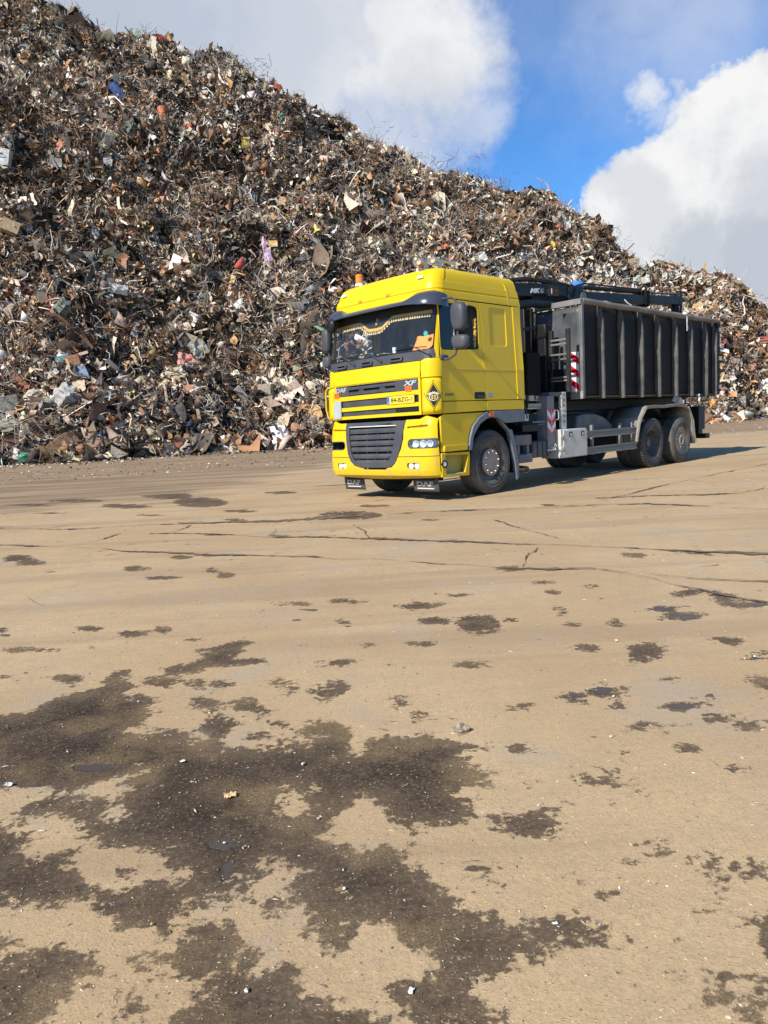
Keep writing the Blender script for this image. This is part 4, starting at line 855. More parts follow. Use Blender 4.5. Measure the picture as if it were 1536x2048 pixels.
# ------------------------------------------------------------------ wheels
def tyre_prof(w, R=.53, rimr=.305):
    g = [(rimr, .012), (rimr+.02, .0), (rimr+.05, -.008), (rimr+.054, -.014), (rimr+.060, -.014), (rimr+.064, -.009), (rimr+.10, -.013), (rimr+.105, -.017), (rimr+.112, -.012), (R-.05, -.006), (R-.012, .012), (R, .035)]
    out = list(g); ny = 5; y = .035; st = (w-.07)/ny
    for i in range(ny):
        out += [(R+.002, y+st*.12), (R+.002, y+st*.86)]
        if i < ny-1: out += [(R-.012, y+st*.90), (R-.012, y+st*1.08)]
        y += st
    return out + [(R, w-.035), (R-.012, w-.012), (R-.05, w+.006), (rimr+.09, w+.012), (rimr, w-.012)]
def wheel(x, kind, far):
    root = 'wheel'; y0 = .014
    M = Matrix.Translation((x, WD-y0 if far else y0, .53)) @ (Matrix.Scale(-1, 4, (0, 1, 0)) if far else Matrix.Identity(4))
    bm = BM(); lathe(bm, tyre_prof(.31), 72, M); ty = mk('wheel', bm, RUB, T, smooth=40)
    if kind == 'drive':
        bm = BM(); lathe(bm, tyre_prof(.29), 64, M @ Matrix.Translation((0, .33, 0))); mk('inner_tyre', bm, RUB, ty, smooth=40)
        bm = BM(); lathe(bm, [(.318, .004), (.315, .02), (.292, .03), (.285, .14), (.27, .19), (.20, .205), (.12, .20), (.12, .17), (.08, .16), (.08, .10), (0, .10)], 48, M); rim = mk('rim', bm, RIMD, ty, smooth=40)
        for k in range(8):
            a = 2*PI*k/8; bm = BM(); bmesh.ops.create_circle(bm, cap_ends=True, radius=.026, segments=10, matrix=M @ Matrix.Translation((.232*math.cos(a), .190, .232*math.sin(a))) @ Matrix.Rotation(PI/2, 4, 'X'))
            mk('rim_hole', bm, BLKM, ty)
        bm = BM()
        for k in range(46):
            a = 2*PI*k/46
            for yy, ww in ((.0, .09), (.22, .09)):
                box(bm, -.016, .016, yy, yy+ww, .50, .545, M @ Matrix.Rotation(a, 4, 'Y') @ Matrix.Rotation(.25 if yy else -.25, 4, 'Z'))
        mk('tread_lugs', bm, RUB, ty)['kind'] = 'stuff'
        nr, nz_, nn = .165, .165, 10
    elif kind == 'front':
        bm = BM(); lathe(bm, [(.318, .004), (.315, .02), (.295, .03), (.288, .06), (.24, .075), (.228, .05), (.225, .02)], 48, M); rim = mk('rim', bm, RIMD, ty, smooth=40)
        bm = BM(); lathe(bm, [(.228, .05), (.222, .012), (.20, .004), (.145, .006), (.14, .012), (.05, .010), (0, .008)], 48, M); mk('hub_cover', bm, HUB, ty, smooth=30)
        nr, nz_, nn = .178, -.012, 10
    else:
        bm = BM(); lathe(bm, [(.318, .004), (.315, .02), (.292, .03), (.286, .07), (.26, .085), (.225, .06), (.20, .035), (.125, .03), (.12, .0), (.085, -.01), (.08, .05), (.05, .06), (0, .06)], 48, M); rim = mk('rim', bm, mat('dusty_rim', (.44, .37, .28), .6, var=.2, vscale=8, dust=.3), ty, smooth=40)
        nr, nz_, nn = .165, .012, 10
    for k in range(nn):
        a = 2*PI*(k+.3)/nn; c = Matrix.Translation((nr*math.cos(a), nz_, nr*math.sin(a)))
        bm = BM(); lathe(bm, [(0, -.012), (.011, -.012), (.016, .002), (.019, .012), (.019, .03)], 8, M @ c)
        mk('wheel_nut', bm, mat('dull_steel_nut', (.26, .23, .20), .4, metal=.3) if kind != 'drive' else DIRTY, ty)
for far in (False, True):
    wheel(1.444, 'front', far); wheel(7.20, 'drive', far); wheel(8.63, 'tag', far)
# ------------------------------------------------------------------ chassis
def tb(name, dims, m, par=T, bevel=.006):
    bm = BM(); box(bm, *dims); return mk(name, bm, m, par, bevel=bevel)
for y in (.80, 1.61): tb('frame_rail', (.6, 10.0, y, y+.08, .72, 1.02), CHAS)
for x in (.7, 2.6, 4.4, 6.2, 7.9, 9.6): tb('cross_member', (x, x+.14, .86, 1.62, .76, .98), CHAS)
for x in (1.444, 7.2, 8.63):
    bm = BM(); cyl(bm, (x, .3, .53), (x, 2.19, .53), .07 if x < 2 else .1, 12); mk('axle', bm, CHAS, T)
bm = BM(); bmesh.ops.create_uvsphere(bm, u_segments=14, v_segments=10, radius=.24); bm.transform(Matrix.Translation((7.2, 1.245, .55))); mk('differential', bm, CHAS, T)
tb('engine_block', (.5, 2.0, .85, 1.64, .62, 1.45), BLKM)
for y in (.72, 1.65): tb('leaf_spring', (.75, 2.15, y, y+.09, .52, .58), CHAS)
# hook-lift sub-frame and black equipment behind the cab
for y in (.76, 1.63): tb('lift_frame', (2.75, 10.0, y, y+.1, 1.04, 1.30), BLK)
tb('lift_cylinder', (4.6, 7.2, 1.1, 1.4, 1.05, 1.28), BLKM)
tb('tail_frame', (9.86, 10.22, .12, WD-.12, .72, 1.29), BLK)
tb('tail_light_box', (9.9, 10.12, .14, .55, .62, .72), BLK)
tb('underrun_bar', (10.30, 10.46, .10, WD-.10, .49, .61), BLK)
for y in (.85, 1.55): tb('underrun_arm', (9.9, 10.36, y, y+.08, .50, .76), CHAS)
tb('equipment_cabinet', (2.52, 2.80, .32, 2.2, 1.05, 3.02), BLKM)
tb('crane_base', (2.85, 3.35, .75, 1.75, 1.02, 1.75), BLK, bevel=.02)
bm = BM(); cyl(bm, (3.08, 1.0, 1.7), (3.06, .85, 3.35), .17, 18); mk('crane_column', bm, BLK, T)
tb('oil_tank', (2.6, 3.1, 1.75, 2.35, 1.1, 2.3), BLK, bevel=.03)
tb('lift_console', (2.82, 3.25, .22, .72, 1.62, 2.38), BLKM, bevel=.02)
tri = BM(); tri.faces.new([tri.verts.new(p) for p in ((2.72, .214, 1.86), (2.84, .214, 1.86), (2.78, .214, 1.96))]); tri.free()
# near-side items between cab and tool box
for (x0, x1, z0, z1) in ((2.13, 2.62, .755, .935), (2.22, 2.64, .445, .60)):
    s_ = tb('step', (x0, x1, .02, .30, z0, z1), mat('step_grey', (.11, .112, .115), .6, dust=.4, bump=.3, bscale=60), bevel=.02)
for x in (2.24, 2.52): tb('step_bracket', (x, x+.07, .06, .14, .58, .78), GRY2)
bm = BM(); lathe(bm, [(.055, .0), (.062, .005), (.062, .3), (.052, .3), (.052, .01)], 20); bm.transform(Matrix.Translation((2.60, .14, .315)) @ Matrix.Rotation(-.5, 4, 'Z')); mk('exhaust_pipe', bm, CHR, T)
bat = tb('battery_box', (2.80, 3.34, .12, .55, .50, .80), DKM, bevel=.03)
for x in (2.92, 3.08, 3.22): tb('battery_rib', (x, x+.04, .105, .13, .52, .78), GRY, bat)
tb('clamp_plate', (2.39, 2.50, -.01, .02, 1.17, 1.29), ALU); tb('clamp_notch', (2.425, 2.465, -.015, 0, 1.205, 1.29), BLK)
tb('grey_cabinet', (2.46, 2.95, .10, .5, .98, 1.10), BLK)
tb('fuel_tank', (3.4, 4.5, .25, .74, .50, .95), BLKM, bevel=.06)
# control box with levers
cb = tb('control_box', (2.93, 3.27, .26, .46, 1.52, 1.68), mat('beige_box', (.50, .48, .38), .5, dust=.2), bevel=.01)
tb('box_decal', (3.08, 3.24, .255, .262, 1.54, 1.66), mat('decal_dark', (.10, .06, .05), .5), cb, 0); tb('decal_patch', (3.13, 3.19, .25, .256, 1.55, 1.61), mat('decal_pink', (.55, .42, .38), .5), cb, 0)
tb('control_shelf', (2.86, 3.33, .24, .40, 1.375, 1.395), mat('pale_alloy', (.55, .55, .5), .4), bevel=.002)
for k in range(8):
    bm = BM(); xk = 2.89+.052*k; tube(bm, [(xk, .26, 1.40), (xk-.02, .23, 1.47)], [.012, .015], 6); mk('control_lever', bm, mat('lever_cream', (.6, .6, .45), .45), T)
for k in range(4):
    bm = BM(); xk = 2.62+.045*k; tube(bm, [(xk, .24, 1.55), (xk-.01, .22, 1.62)], .012, 6); mk('valve_cap', bm, ALU, T)
rv = random.Random(4)
for k in range(12):
    x0 = 2.62+rv.random()*.5; z0 = 1.05+rv.random()*.3; bm = BM()
    tube(bm, [(x0, .35, z0+.9), (x0+rv.uniform(-.1, .1), .28, z0+.6), (x0+rv.uniform(-.12, .12), .26, z0+.3), (x0+rv.uniform(-.2, .2), .32, z0)], .013, 6); mk('hydraulic_hose', bm, RUBH, T)
bm = BM(); tube(bm, [(2.86+.025*k, .16, 1.13+.014*(k % 2)) for k in range(16)], [.016 if k % 2 else .008 for k in range(16)], 6); mk('safety_chain', bm, CHR, T)
bm = BM(); tube(bm, [(2.55, .14, 1.09), (2.9, .13, 1.08), (3.15, .13, 1.10)], .012, 6); mk('steel_rail', bm, GRY2, T)
# stabiliser leg with red and white chevrons
leg = tb('stabiliser_leg', (3.25, 3.48, .10, .34, .62, 1.60), mat('leg_grey', (.17, .18, .19), .55, dust=.4, scratch=.4), bevel=.012)
def chev(name, x0, x1, z0, z1, y, par, nst, slope, vee=False, plane='xz'):
    """white plate with slanted red bars"""
    base = BM(); 
    if plane == 'xz': box(base, x0, x1, y, y+.004, z0, z1)
    else: box(base, y, y+.004, x0, x1, z0, z1)
    pl = mk(name, base, WHT, par)
    h = (z1-z0)/nst; cols = [(x0, (x0+x1)/2, 1), ((x0+x1)/2, x1, -1)] if vee else [(x0, x1, 1)]
    for k in range(-2, nst+2):
        for (a, b, sg) in cols:
            dz = slope*(b-a)
            P = [(a, z0+h*k+(0 if sg > 0 else -dz)), (b, z0+h*k+(-dz if sg > 0 else 0)), (b, z0+h*(k+.5)+(-dz if sg > 0 else 0)), (a, z0+h*(k+.5)+(0 if sg > 0 else -dz))]
            def clip(P, lim, up):
                out = []
                for i in range(len(P)):
                    p, q = P[i], P[(i+1) % len(P)]; ip = (p[1] <= lim) if up else (p[1] >= lim); iq = (q[1] <= lim) if up else (q[1] >= lim)
                    if ip: out.append(p)
                    if ip != iq: t = (lim-p[1])/(q[1]-p[1]); out.append((p[0]+(q[0]-p[0])*t, lim))
                return out
            P = clip(P, z1, True); P = clip(P, z0, False) if len(P) > 2 else P
            if len(P) < 3: continue
            bm = BM(); ring = [(p[0], y-.002, p[1]) if plane == 'xz' else (y-.002, p[0], p[1]) for p in P]
            try: bm.faces.new([bm.verts.new(v) for v in ring])
            except ValueError: bm.free(); continue
            mk('red_stripe', bm, RED, pl)
    return pl
chev('chevron_sleeve', 3.235, 3.495, .935, 1.36, .092, T, 2, .9, vee=True)
bm = BM(); tube(bm, [(3.50, .1, 1.33), (3.56, .08, 1.33), (3.58, .08, 1.29), (3.58, .08, 1.19), (3.55, .08, 1.16), (3.50, .1, 1.16)], .009, 6); mk('leg_handle', bm, ALU, T)
for k in range(9):
    bm = BM(); bmesh.ops.create_uvsphere(bm, u_segments=8, v_segments=6, radius=.016); bm.transform(Matrix.Translation((3.355+.004*(k % 2), .085, .98+.043*k))); mk('chain_bead', bm, CHR, leg)
bm = BM(); tube(bm, [(3.33, .09, .62), (3.42, .07, .62), (3.47, .07, .70), (3.44, .07, .72), (3.38, .08, .64), (3.33, .09, .66)], .009, 6); mk('leg_hook', bm, WHT, T)
tb('leg_foot_plate', (3.22, 3.50, .08, .36, .60, .63), ALU); tb('leg_head', (3.32, 3.75, .10, .5, 1.59, 1.665), DKM)
# lettered post
post = tb('lettered_post', (3.72, 3.885, .10, .16, .96, 1.665), WHTD, bevel=.006)
for k, chh in enumerate('GERGEN'):
    z = 1.585-.098*k; text('post_lettering', chh, lambda a, b, d, z=z: Vector((3.775+.085*a, .0985-d, z-.072*0+.062*b)), mat('faded_ink', (.10, .095, .085), .7), post, .001, bold=.01)
rv = random.Random(9)
for k in range(8):
    z = 1.0+.08*k; tb('chipped_edge', (3.70+rv.random()*.02, 3.73, .095, .13, z, z+.05), WHTD, post, .01)
# tool box
bx = tb('tool_box', (3.54, 4.45, .02, .45, .445, .975), ALU, bevel=.012)
tb('tool_box_lid', (3.62, 4.44, .005, .02, .455, .955), ALU, bx, .006)
for x in (3.80, 4.22):
    l_ = tb('box_latch', (x, x+.11, -.004, .006, .83, .92), mat('latch_black', (.02, .02, .02), .4), bx, .004)
    tb('latch_tongue', (x+.03, x+.08, -.010, -.003, .85, .895), CHR, l_, .002); tb('latch_pin', (x+.025, x+.095, -.008, -.003, .838, .846), CHR, l_, .001)
for z in (.60, .82): tb('box_hinge', (3.55, 3.60, -.006, .03, z, z+.06), CHR, bx)
# side guard rails
for z0, z1 in ((.775, .915), (.455, .60)):
    bm = BM()
    pr = [(0, z0), (.035, z0), (.035, z0+.02), (.012, z0+.03), (.012, z0+.055), (.03, z0+.065), (.03, z1-.065), (.012, z1-.055), (.012, z1-.03), (.035, z1-.02), (.035, z1), (0, z1)]
    a = [bm.verts.new((4.47, .06-y, z)) for y, z in pr]; b = [bm.verts.new((6.50, .06-y, z)) for y, z in pr]
    for i in range(len(pr)): j = (i+1) % len(pr); bm.faces.new((a[i], a[j], b[j], b[i]))
    bm.faces.new(a[::-1]); bm.faces.new(b); mk('side_guard_rail', bm, mat('rail_alloy', (.20, .20, .19), .5, metal=.2, dust=.45, dustcol=(.22, .20, .17)), T, smooth=20)
for x in (4.74, 5.86, 6.36): tb('guard_upright', (x, x+.06, .07, .12, .44, 1.02), DIRTY)
tb('guard_end_plate', (4.46, 4.50, .03, .10, .45, .93), DIRTY)
tb('rail_bracket', (4.64, 4.80, .07, .18, .48, .54), DIRTY)
# dark plastic tank / spare mudguard behind the rail
bm = BM(); tnk = [(4.55, .95), (4.60, 1.22), (4.78, 1.25), (5.25, 1.25), (5.62, 1.17), (5.95, 1.0), (6.0, .86), (4.55, .86)]
a = [bm.verts.new((x, .30, z)) for x, z in tnk]; b = [bm.verts.new((x, .74, z)) for x, z in tnk]
for i in range(len(tnk)): j = (i+1) % len(tnk); bm.faces.new((a[i], a[j], b[j], b[i]))
bm.faces.new(a[::-1]); bm.faces.new(b); mk('hydraulic_tank', bm, mat('tank_grey', (.06, .065, .07), .45, dust=.35), T, bevel=.03)
tb('air_tank', (4.7, 6.3, .35, .72, .50, .78), BLKM, bevel=.08)
# rear mudguards
for far in (False, True):
    A = [(6.44, .56), (6.47, .80), (6.50, .95), (6.60, 1.10), (6.83, 1.315), (6.95, 1.345), (7.35, 1.36), (7.75, 1.345), (8.0, 1.36), (8.4, 1.37), (8.78, 1.345), (8.98, 1.30), (9.10, 1.14), (9.22, .98), (9.27, .66), (9.36, .42)]
    bm = BM(); V = []
    for x, z in A: V.append([bm.verts.new((x, .0, z-.065 if 6.7 < x < 9.0 else z)), bm.verts.new((x, .0, z)), bm.verts.new((x, .70, z+.01))])
    for p, q in zip(V, V[1:]):
        for i in (0, 1):
            try: bm.faces.new((p[i], p[i+1], q[i+1], q[i]))
            except ValueError: pass
    bmesh.ops.remove_doubles(bm, verts=bm.verts[:], dist=1e-4)
    if far: bm.transform(Matrix(((1, 0, 0, 0), (0, -1, 0, WD), (0, 0, 1, 0), (0, 0, 0, 1))))
    mg = mk('rear_mudguard', bm, mat('mudguard_dusty', (.24, .21, .17), .75, var=.3, vscale=3, dust=.7, dustcol=(.36, .31, .24)), T, bevel=.004); sm = mg.modifiers.new('s', 'SOLIDIFY'); sm.thickness = .02
    if not far:
        bm = BM(); tube(bm, [(6.42, -.0, .60), (6.46, -.01, .80), (6.50, -.012, .95), (6.60, -.012, 1.10), (6.83, -.012, 1.315)], [.035, .035, .04, .04, .045], 6); mk('mudguard_strut', bm, DIRTY, mg)
        bm = BM(); tube(bm, [(8.98, -.012, 1.28), (9.12, -.02, 1.10), (9.22, -.02, .96), (9.27, -.02, .66), (9.36, -.02, .44)], .018, 6); mk('mudguard_strut', bm, DIRTY, mg)
    tb('rear_flap', (9.28, 9.30, .06 if not far else 1.85, .62 if not far else WD-.06, .42, .9), BLKM)
bm = BM(); box(bm, 6.55, 6.70, -.03, .0, 1.02, 1.06); mk('rusty_bracket', bm, mat('rusty_bits', (.24, .09, .04), .8, var=.4, vscale=30), T)
# near ladder / hook frame in front of the container
LAD = mat('ladder_black', (.014, .014, .015), .45, dust=.1, spec=.3)
for y0, y1 in ((.03, .10), (.39, .46)): tb('ladder_post', (3.90, 3.98, y0, y1, 1.66, 2.83), LAD)
for z in (2.635, 2.555, 2.365, 2.275, 1.94, 1.88): tb('ladder_rung', (3.89, 3.93, .08, .42, z-.018, z+.018), mat('worn_rung', (.10, .10, .10), .4, dust=.4), bevel=.006)
tb('lock_column', (3.86, 4.05, .50, .68, 1.70, 2.95), BLK, bevel=.02); tb('lock_head', (3.84, 4.07, .48, .70, 2.70, 2.97), BLK, bevel=.03)
bm = BM(); cyl(bm, (3.9, .66, 2.93), (3.9, 1.02, 2.93), .03, 10); tube(bm, [(3.9, .72, 2.98), (3.88, .74, 2.86), (3.9, .68, 2.7), (3.9, .66, 2.5)], .02, 6); mk('lock_pin', bm, DKM, T)
bm = BM(); bmesh.ops.create_circle(bm, cap_ends=True, radius=.026, segments=14, matrix=Matrix.Translation((3.86, .76, 2.03)) @ Matrix.Rotation(PI/2, 4, 'Y')); mk('white_reflector', bm, WHT, T)
wtri = BM(); wtri.faces.new([wtri.verts.new(p) for p in ((3.84, .93, 1.86), (3.84, .85, 1.86), (3.84, .89, 1.945))]); mk('warning_triangle', wtri, mat('triangle_yellow', (.35, .40, .05), .5), T)
tb('lift_panel', (3.94, 4.0, .12, 1.3, 1.66, 2.10), BLKM); tb('hook_arm', (4.06, 4.26, 1.10, 1.42, 1.2, 3.36), BLK, bevel=.02)
# ------------------------------------------------------------------ crane boom lying over the container
def beam(name, sec, m, par=T, bevel=.012):
    """sec: list of (x, y0, y1, z0, z1)"""
    bm = BM(); rows = [[bm.verts.new(p) for p in ((x, y0, z0), (x, y1, z0), (x, y1, z1), (x, y0, z1))] for x, y0, y1, z0, z1 in sec]
    for a, b in zip(rows, rows[1:]):
        for i in range(4): bm.faces.new((a[i], a[(i+1) % 4], b[(i+1) % 4], b[i]))
    bm.faces.new(rows[0][::-1]); bm.faces.new(rows[-1]); return mk(name, bm, m, par, bevel=bevel)
YB = .65
main = beam('crane_boom', [(2.75, YB, .98, 3.44, 3.68), (3.2, YB, .98, 3.45, 3.68), (4.60, YB, .98, 3.54, 3.80), (4.90, YB, .98, 3.56, 3.80), (5.02, YB, .98, 3.60, 3.78)], BOOM)
bm = BM(); box(bm, 4.22, 4.60, YB-.003, YB+.01, 3.545, 3.745); rp = mk('rust_patch', bm, BOOMR, main)
for v in rp.data.vertices: v.co.z += (v.co.x-4.4)*.06
text('crane_lettering', 'MK', lambda a, b, d: Vector((3.63+.33*a, YB-.002-d, 3.535+.09*b+.03*a)), WHT, main, .002, bold=.03, shear=.3)
text('crane_lettering', 'G', lambda a, b, d: Vector((3.975+.10*a, YB-.002-d, 3.567+.088*b)), mat('worn_white', (.4, .38, .36), .6), main, .002, bold=.02, shear=.3)
text('crane_lettering', 'I', lambda a, b, d: Vector((4.335+.025*a, YB-.004-d, 3.585+.10*b)), WHT, main, .003, bold=.01)
rv = random.Random(3)
for k in range(6):
    bm = BM(); z = 3.70+rv.random()*.06
    tube(bm, [(3.0, YB+.05*k, z), (3.6, YB+.05*k, z+.06+rv.random()*.05), (4.2, YB+.04*k, z+.10+rv.random()*.04), (4.8, YB+.05*k, z+.10), (5.3, YB+.04*k, z+.07)], .018, 6); mk('boom_hose', bm, RUBH, main)
bm = BM(); tube(bm, [(3.15, YB+.05, 3.28), (3.7, YB+.05, 3.36), (4.4, YB+.05, 3.40)], [.09, .085, .07], 12); mk('boom_ram', bm, BLK, main)
beam('boom_belly', [(3.7, YB, .95, 3.40, 3.56), (4.3, YB, .95, 3.40, 3.58), (4.85, YB, .95, 3.46, 3.60)], BLKM)
# knuckle joint
for (x, z, r) in ((5.06, 3.70, .13), (5.22, 3.66, .15), (5.40, 3.72, .10), (5.02, 3.56, .10)): bm = BM(); cyl(bm, (x, YB-.02, z), (x, 1.0, z), r, 16); mk('boom_knuckle', bm, BOOM, T)
bm = BM(); cyl(bm, (5.48, YB-.03, 3.60), (5.48, YB+.02, 3.60), .11, 20); mk('pivot_disc', bm, mat('pivot_grey', (.14, .14, .14), .5, dust=.4), T)
beam('outer_boom', [(5.42, YB, .92, 3.53, 3.73), (8.25, YB, .92, 3.68, 3.88)], BOOM)
beam('extension_boom', [(8.25, YB+.02, .90, 3.72, 3.90), (10.16, YB+.02, .90, 3.82, 4.01)], BOOM)
bm = BM(); cyl(bm, (5.45, .78, 3.84), (8.2, .78, 3.97), .045, 10); mk('extension_ram', bm, BOOM, T)
bm = BM(); cyl(bm, (8.2, .78, 3.97), (10.1, .78, 4.08), .022, 8); mk('ram_rod', bm, DKM, T)
tb('boom_tip', (10.08, 10.24, .66, .92, 3.80, 4.12), BOOM, bevel=.02); tb('boom_clamp', (8.2, 8.42, .62, .95, 3.64, 4.0), BLKM, bevel=.03)
bm = BM(); cyl(bm, (10.10, .8, 3.38), (10.12, .8, 3.85), .10, 12); box(bm, 9.98, 10.24, .68, .92, 3.36, 3.6); mk('rotator', bm, BLK, T)
bm = BM(); tube(bm, [(10.28, .75, 4.05), (10.33, .75, 3.8), (10.30, .75, 3.6), (10.26, .78, 3.42)], .03, 6); mk('hydraulic_hose', bm, RUBH, T)
bm = BM(); tube(bm, [(8.05, .7, 3.98), (8.15, .66, 4.08), (8.28, .66, 4.05), (8.33, .68, 3.85), (8.28, .7, 3.75)], .022, 6); mk('hydraulic_hose', bm, RUBH, T)
bm = BM(); tube(bm, [(5.2, .7, 3.80), (5.6, .68, 3.90), (6.4, .68, 3.93), (7.4, .68, 3.97), (8.1, .68, 4.0)], .02, 6); mk('hydraulic_hose', bm, RUBH, T)
bm = BM(); bmesh.ops.create_uvsphere(bm, u_segments=16, v_segments=10, radius=1)
for v in bm.verts: v.co *= 1+.08*math.sin(v.co.x*9)*math.cos(v.co.z*7)
bm.transform(Matrix.Translation((5.55, .80, 3.87)) @ Matrix.Diagonal((.17, .13, .10, 1))); mk('blue_cap', bm, BLUL, T)
# ------------------------------------------------------------------ items on the dashboard and truck
def tp(x, y, z): return (TX+x*ct-y*st, TY+x*st+y*ct, z)
def place(o, x, y, z): o.location = tp(x, y, z); o.rotation_euler = (0, 0, YAW); return o
def sheetmesh(w, h, nx, ny, amp, seed, thick=.004):
    r = random.Random(seed); bm = BM(); V = []
    for i in range(nx+1):
        for j in range(ny+1): V.append(bm.verts.new(((i/nx-.5)*w+r.uniform(-1, 1)*amp*.4, (j/ny-.5)*h+r.uniform(-1, 1)*amp*.4, r.uniform(-1, 1)*amp)))
    for i in range(nx):
        for j in range(ny): bm.faces.new((V[i*(ny+1)+j], V[(i+1)*(ny+1)+j], V[(i+1)*(ny+1)+j+1], V[i*(ny+1)+j+1]))
    g = bmesh.ops.extrude_face_region(bm, geom=bm.faces[:])
    for v in g['geom']:
        if isinstance(v, bmesh.types.BMVert): v.co.z += thick
    return bm
bm = sheetmesh(.40, .26, 6, 4, .018, 5); bm.transform(Matrix.Rotation(math.radians(-62), 4, 'Y') @ Matrix.Rotation(PI/2, 4, 'Z'))
o = mk('orange_folder', bm, mat('orange_paper', (.95, .30, .05), .6), None); place(o, .31, .36, 2.46); tag(o, 'crumpled bright orange folder lying behind the lorry windscreen', 'folder')
bm = BM(); bmesh.ops.create_circle(bm, cap_ends=True, radius=.042, segments=20); thicken(bm, 0, .006); bm.transform(Matrix.Rotation(-PI/2, 4, 'Y'))
o = mk('round_freshener', bm, TEAL, None); place(o, .225, .24, 2.575); tag(o, 'round teal disc stuck inside the windscreen above the orange folder', 'air freshener')
bm = BM(); lathe(bm, [(0, 0), (.032, 0), (.036, -.09), (.03, -.09), (.028, -.01), (0, -.01)], 16, Matrix.Rotation(-PI/2, 4, 'X')); 
o = mk('paper_cup', bm, WHT, None); place(o, .32, 1.02, 2.37); tag(o, 'small white cup standing on the lorry dashboard', 'cup')
bm = sheetmesh(.24, .12, 4, 3, .012, 8); o = mk('yellow_note', bm, mat('note_yellow', (.75, .6, .25), .7), None); place(o, .30, 1.24, 2.385); tag(o, 'pale yellow papers lying on the dashboard beside the white cup', 'papers')
bm = sheetmesh(.2, .12, 4, 3, .03, 12); o = mk('clear_plastic_wrapper', bm, mat('wrapper_pale', (.45, .55, .58), .3), None); place(o, .30, 1.52, 2.40); tag(o, 'pale crumpled wrapper on the dashboard, farthest from the orange folder', 'wrapper')
# ------------------------------------------------------------------ container
con = empty('roll_off_container', (TX, TY, 0), YAW)
tag(con, 'long black ribbed steel roll-off container riding on the yellow lorry', 'container')
def cbx(name, dims, m, par=con, bevel=.006):
    bm = BM(); box(bm, *dims); return mk(name, bm, m, par, bevel=bevel)
X0, X1, ZB, ZT = 4.35, 10.83, 1.56, 3.33
def wavy(name, a, b, c, d_, nx, nz, m, amp, seed, nrm):
    """dented plate spanned by corner a, edges b and c, normal nrm"""
    bm = BM(); V = []
    a, b, c, nrm = Vector(a), Vector(b), Vector(c), Vector(nrm)
    for i in range(nx+1):
        for j in range(nz+1):
            p = a+b*(i/nx)+c*(j/nz); q = fbm(np.array([[p.x*1.7, p.y*1.7+seed, p.z*1.7]]), 3, seed)[0]
            V.append(bm.verts.new(p+nrm*(q*amp)))
    for i in range(nx):
        for j in range(nz): bm.faces.new((V[i*(nz+1)+j], V[(i+1)*(nz+1)+j], V[(i+1)*(nz+1)+j+1], V[i*(nz+1)+j+1]))
    o = mk(name, bm, m, con, smooth=60); s = o.modifiers.new('s', 'SOLIDIFY'); s.thickness = .012; s.offset = 0; return o
ribs = [5.13, 5.93, 6.77, 7.575, 8.43, 9.25, 10.09, 10.66]
edges = [X0+.03]+ribs+[X1]
for yp in (.125, 2.50-.125):
    for a, b in zip(edges, edges[1:]): wavy('side_panel', (a+.002, yp, ZB), (b-a-.004, 0, 0), (0, 0, ZT-ZB), 0, 10, 12, CONT, .010, int(a*10), (0, 1, 0))
rw = random.Random(12)
for x in ribs:
    for far in (False, True):
        bm = BM(); lv = [(ZB-.03, .0), (1.9, .0), (2.5, rw.uniform(-.004, .008)), (2.9, .0), (3.05, .010), (3.22, .05), (3.33, .075)]
        rows = []
        for z, y in lv:
            j = rw.uniform(-.008, .008); f = (lambda q: 2.5-q) if far else (lambda q: q)
            rows.append([bm.verts.new(p) for p in ((x-.02+j, f(.135), z), (x+j, f(y), z), (x+.052+j, f(y), z), (x+.075+j, f(.135), z))])
        for p, q in zip(rows, rows[1:]):
            for i in range(3): bm.faces.new((p[i], p[i+1], q[i+1], q[i]))
            bm.faces.new((p[3], p[0], q[0], q[3]))
        bm.faces.new(rows[0]); bm.faces.new(rows[-1][::-1])
        mk('rib', bm, mat('rib_sunlit_paint', (.075, .073, .069), .7, var=.35, vscale=3, scratch=.6, dust=.5, dustcol=(.17, .15, .12), bump=.3, spec=.15), con, bevel=.006)  # same paint as the panels, coloured paler for sun on the flanks, plus dust
for y in (.045, 2.455):
    bm = BM(); n = 26; tube(bm, [(X0+.05+(X1-X0-.06)*i/n, y+rw.uniform(-.006, .006), 3.36+.004*math.sin(i*.9)+rw.uniform(-.003, .003)) for i in range(n+1)], [.056+rw.uniform(-.003, .004) for _ in range(n+1)], 10)
    mk('top_rail', bm, CONTR, con)
FR = mat('front_rim_paint', (.13, .135, .135), .55, var=.2, scratch=.8, dust=.4, bump=.3)
cbx('front_rim', (X0-.05, X0+.06, .0, 1.06, 3.29, 3.395), FR); cbx('front_rim', (X0-.05, X0+.06, 1.43, 2.5, 3.29, 3.395), FR)
wavy('front_panel', (X0, .04, ZB), (0, 1.03, 0), (0, 0, ZT-ZB-.06), 0, 12, 14, CONTF, .010, 77, (1, 0, 0)); wavy('front_panel', (X0, 1.42, ZB), (0, 1.04, 0), (0, 0, ZT-ZB-.06), 0, 12, 14, CONTF, .010, 79, (1, 0, 0))
cbx('hook_housing', (X0-.10, X0+.10, 1.07, 1.43, ZB, 3.37), BLK); cbx('corner_post', (X0-.02, X0+.06, -.005, .075, 1.53, 3.30), mat('post_paint', (.085, .088, .09), .55, scratch=.7, dust=.4), bevel=.012)
cbx('corner_post', (X0-.02, X0+.06, 2.425, 2.505, 1.53, 3.30), CONTF, bevel=.012)
cbx('corner_gusset', (X0-.03, X0-.0, -.0, .27, 1.53, 1.68), mat('dusty_gusset', (.26, .24, .20), .7, var=.3, vscale=10, dust=.5), bevel=.004)
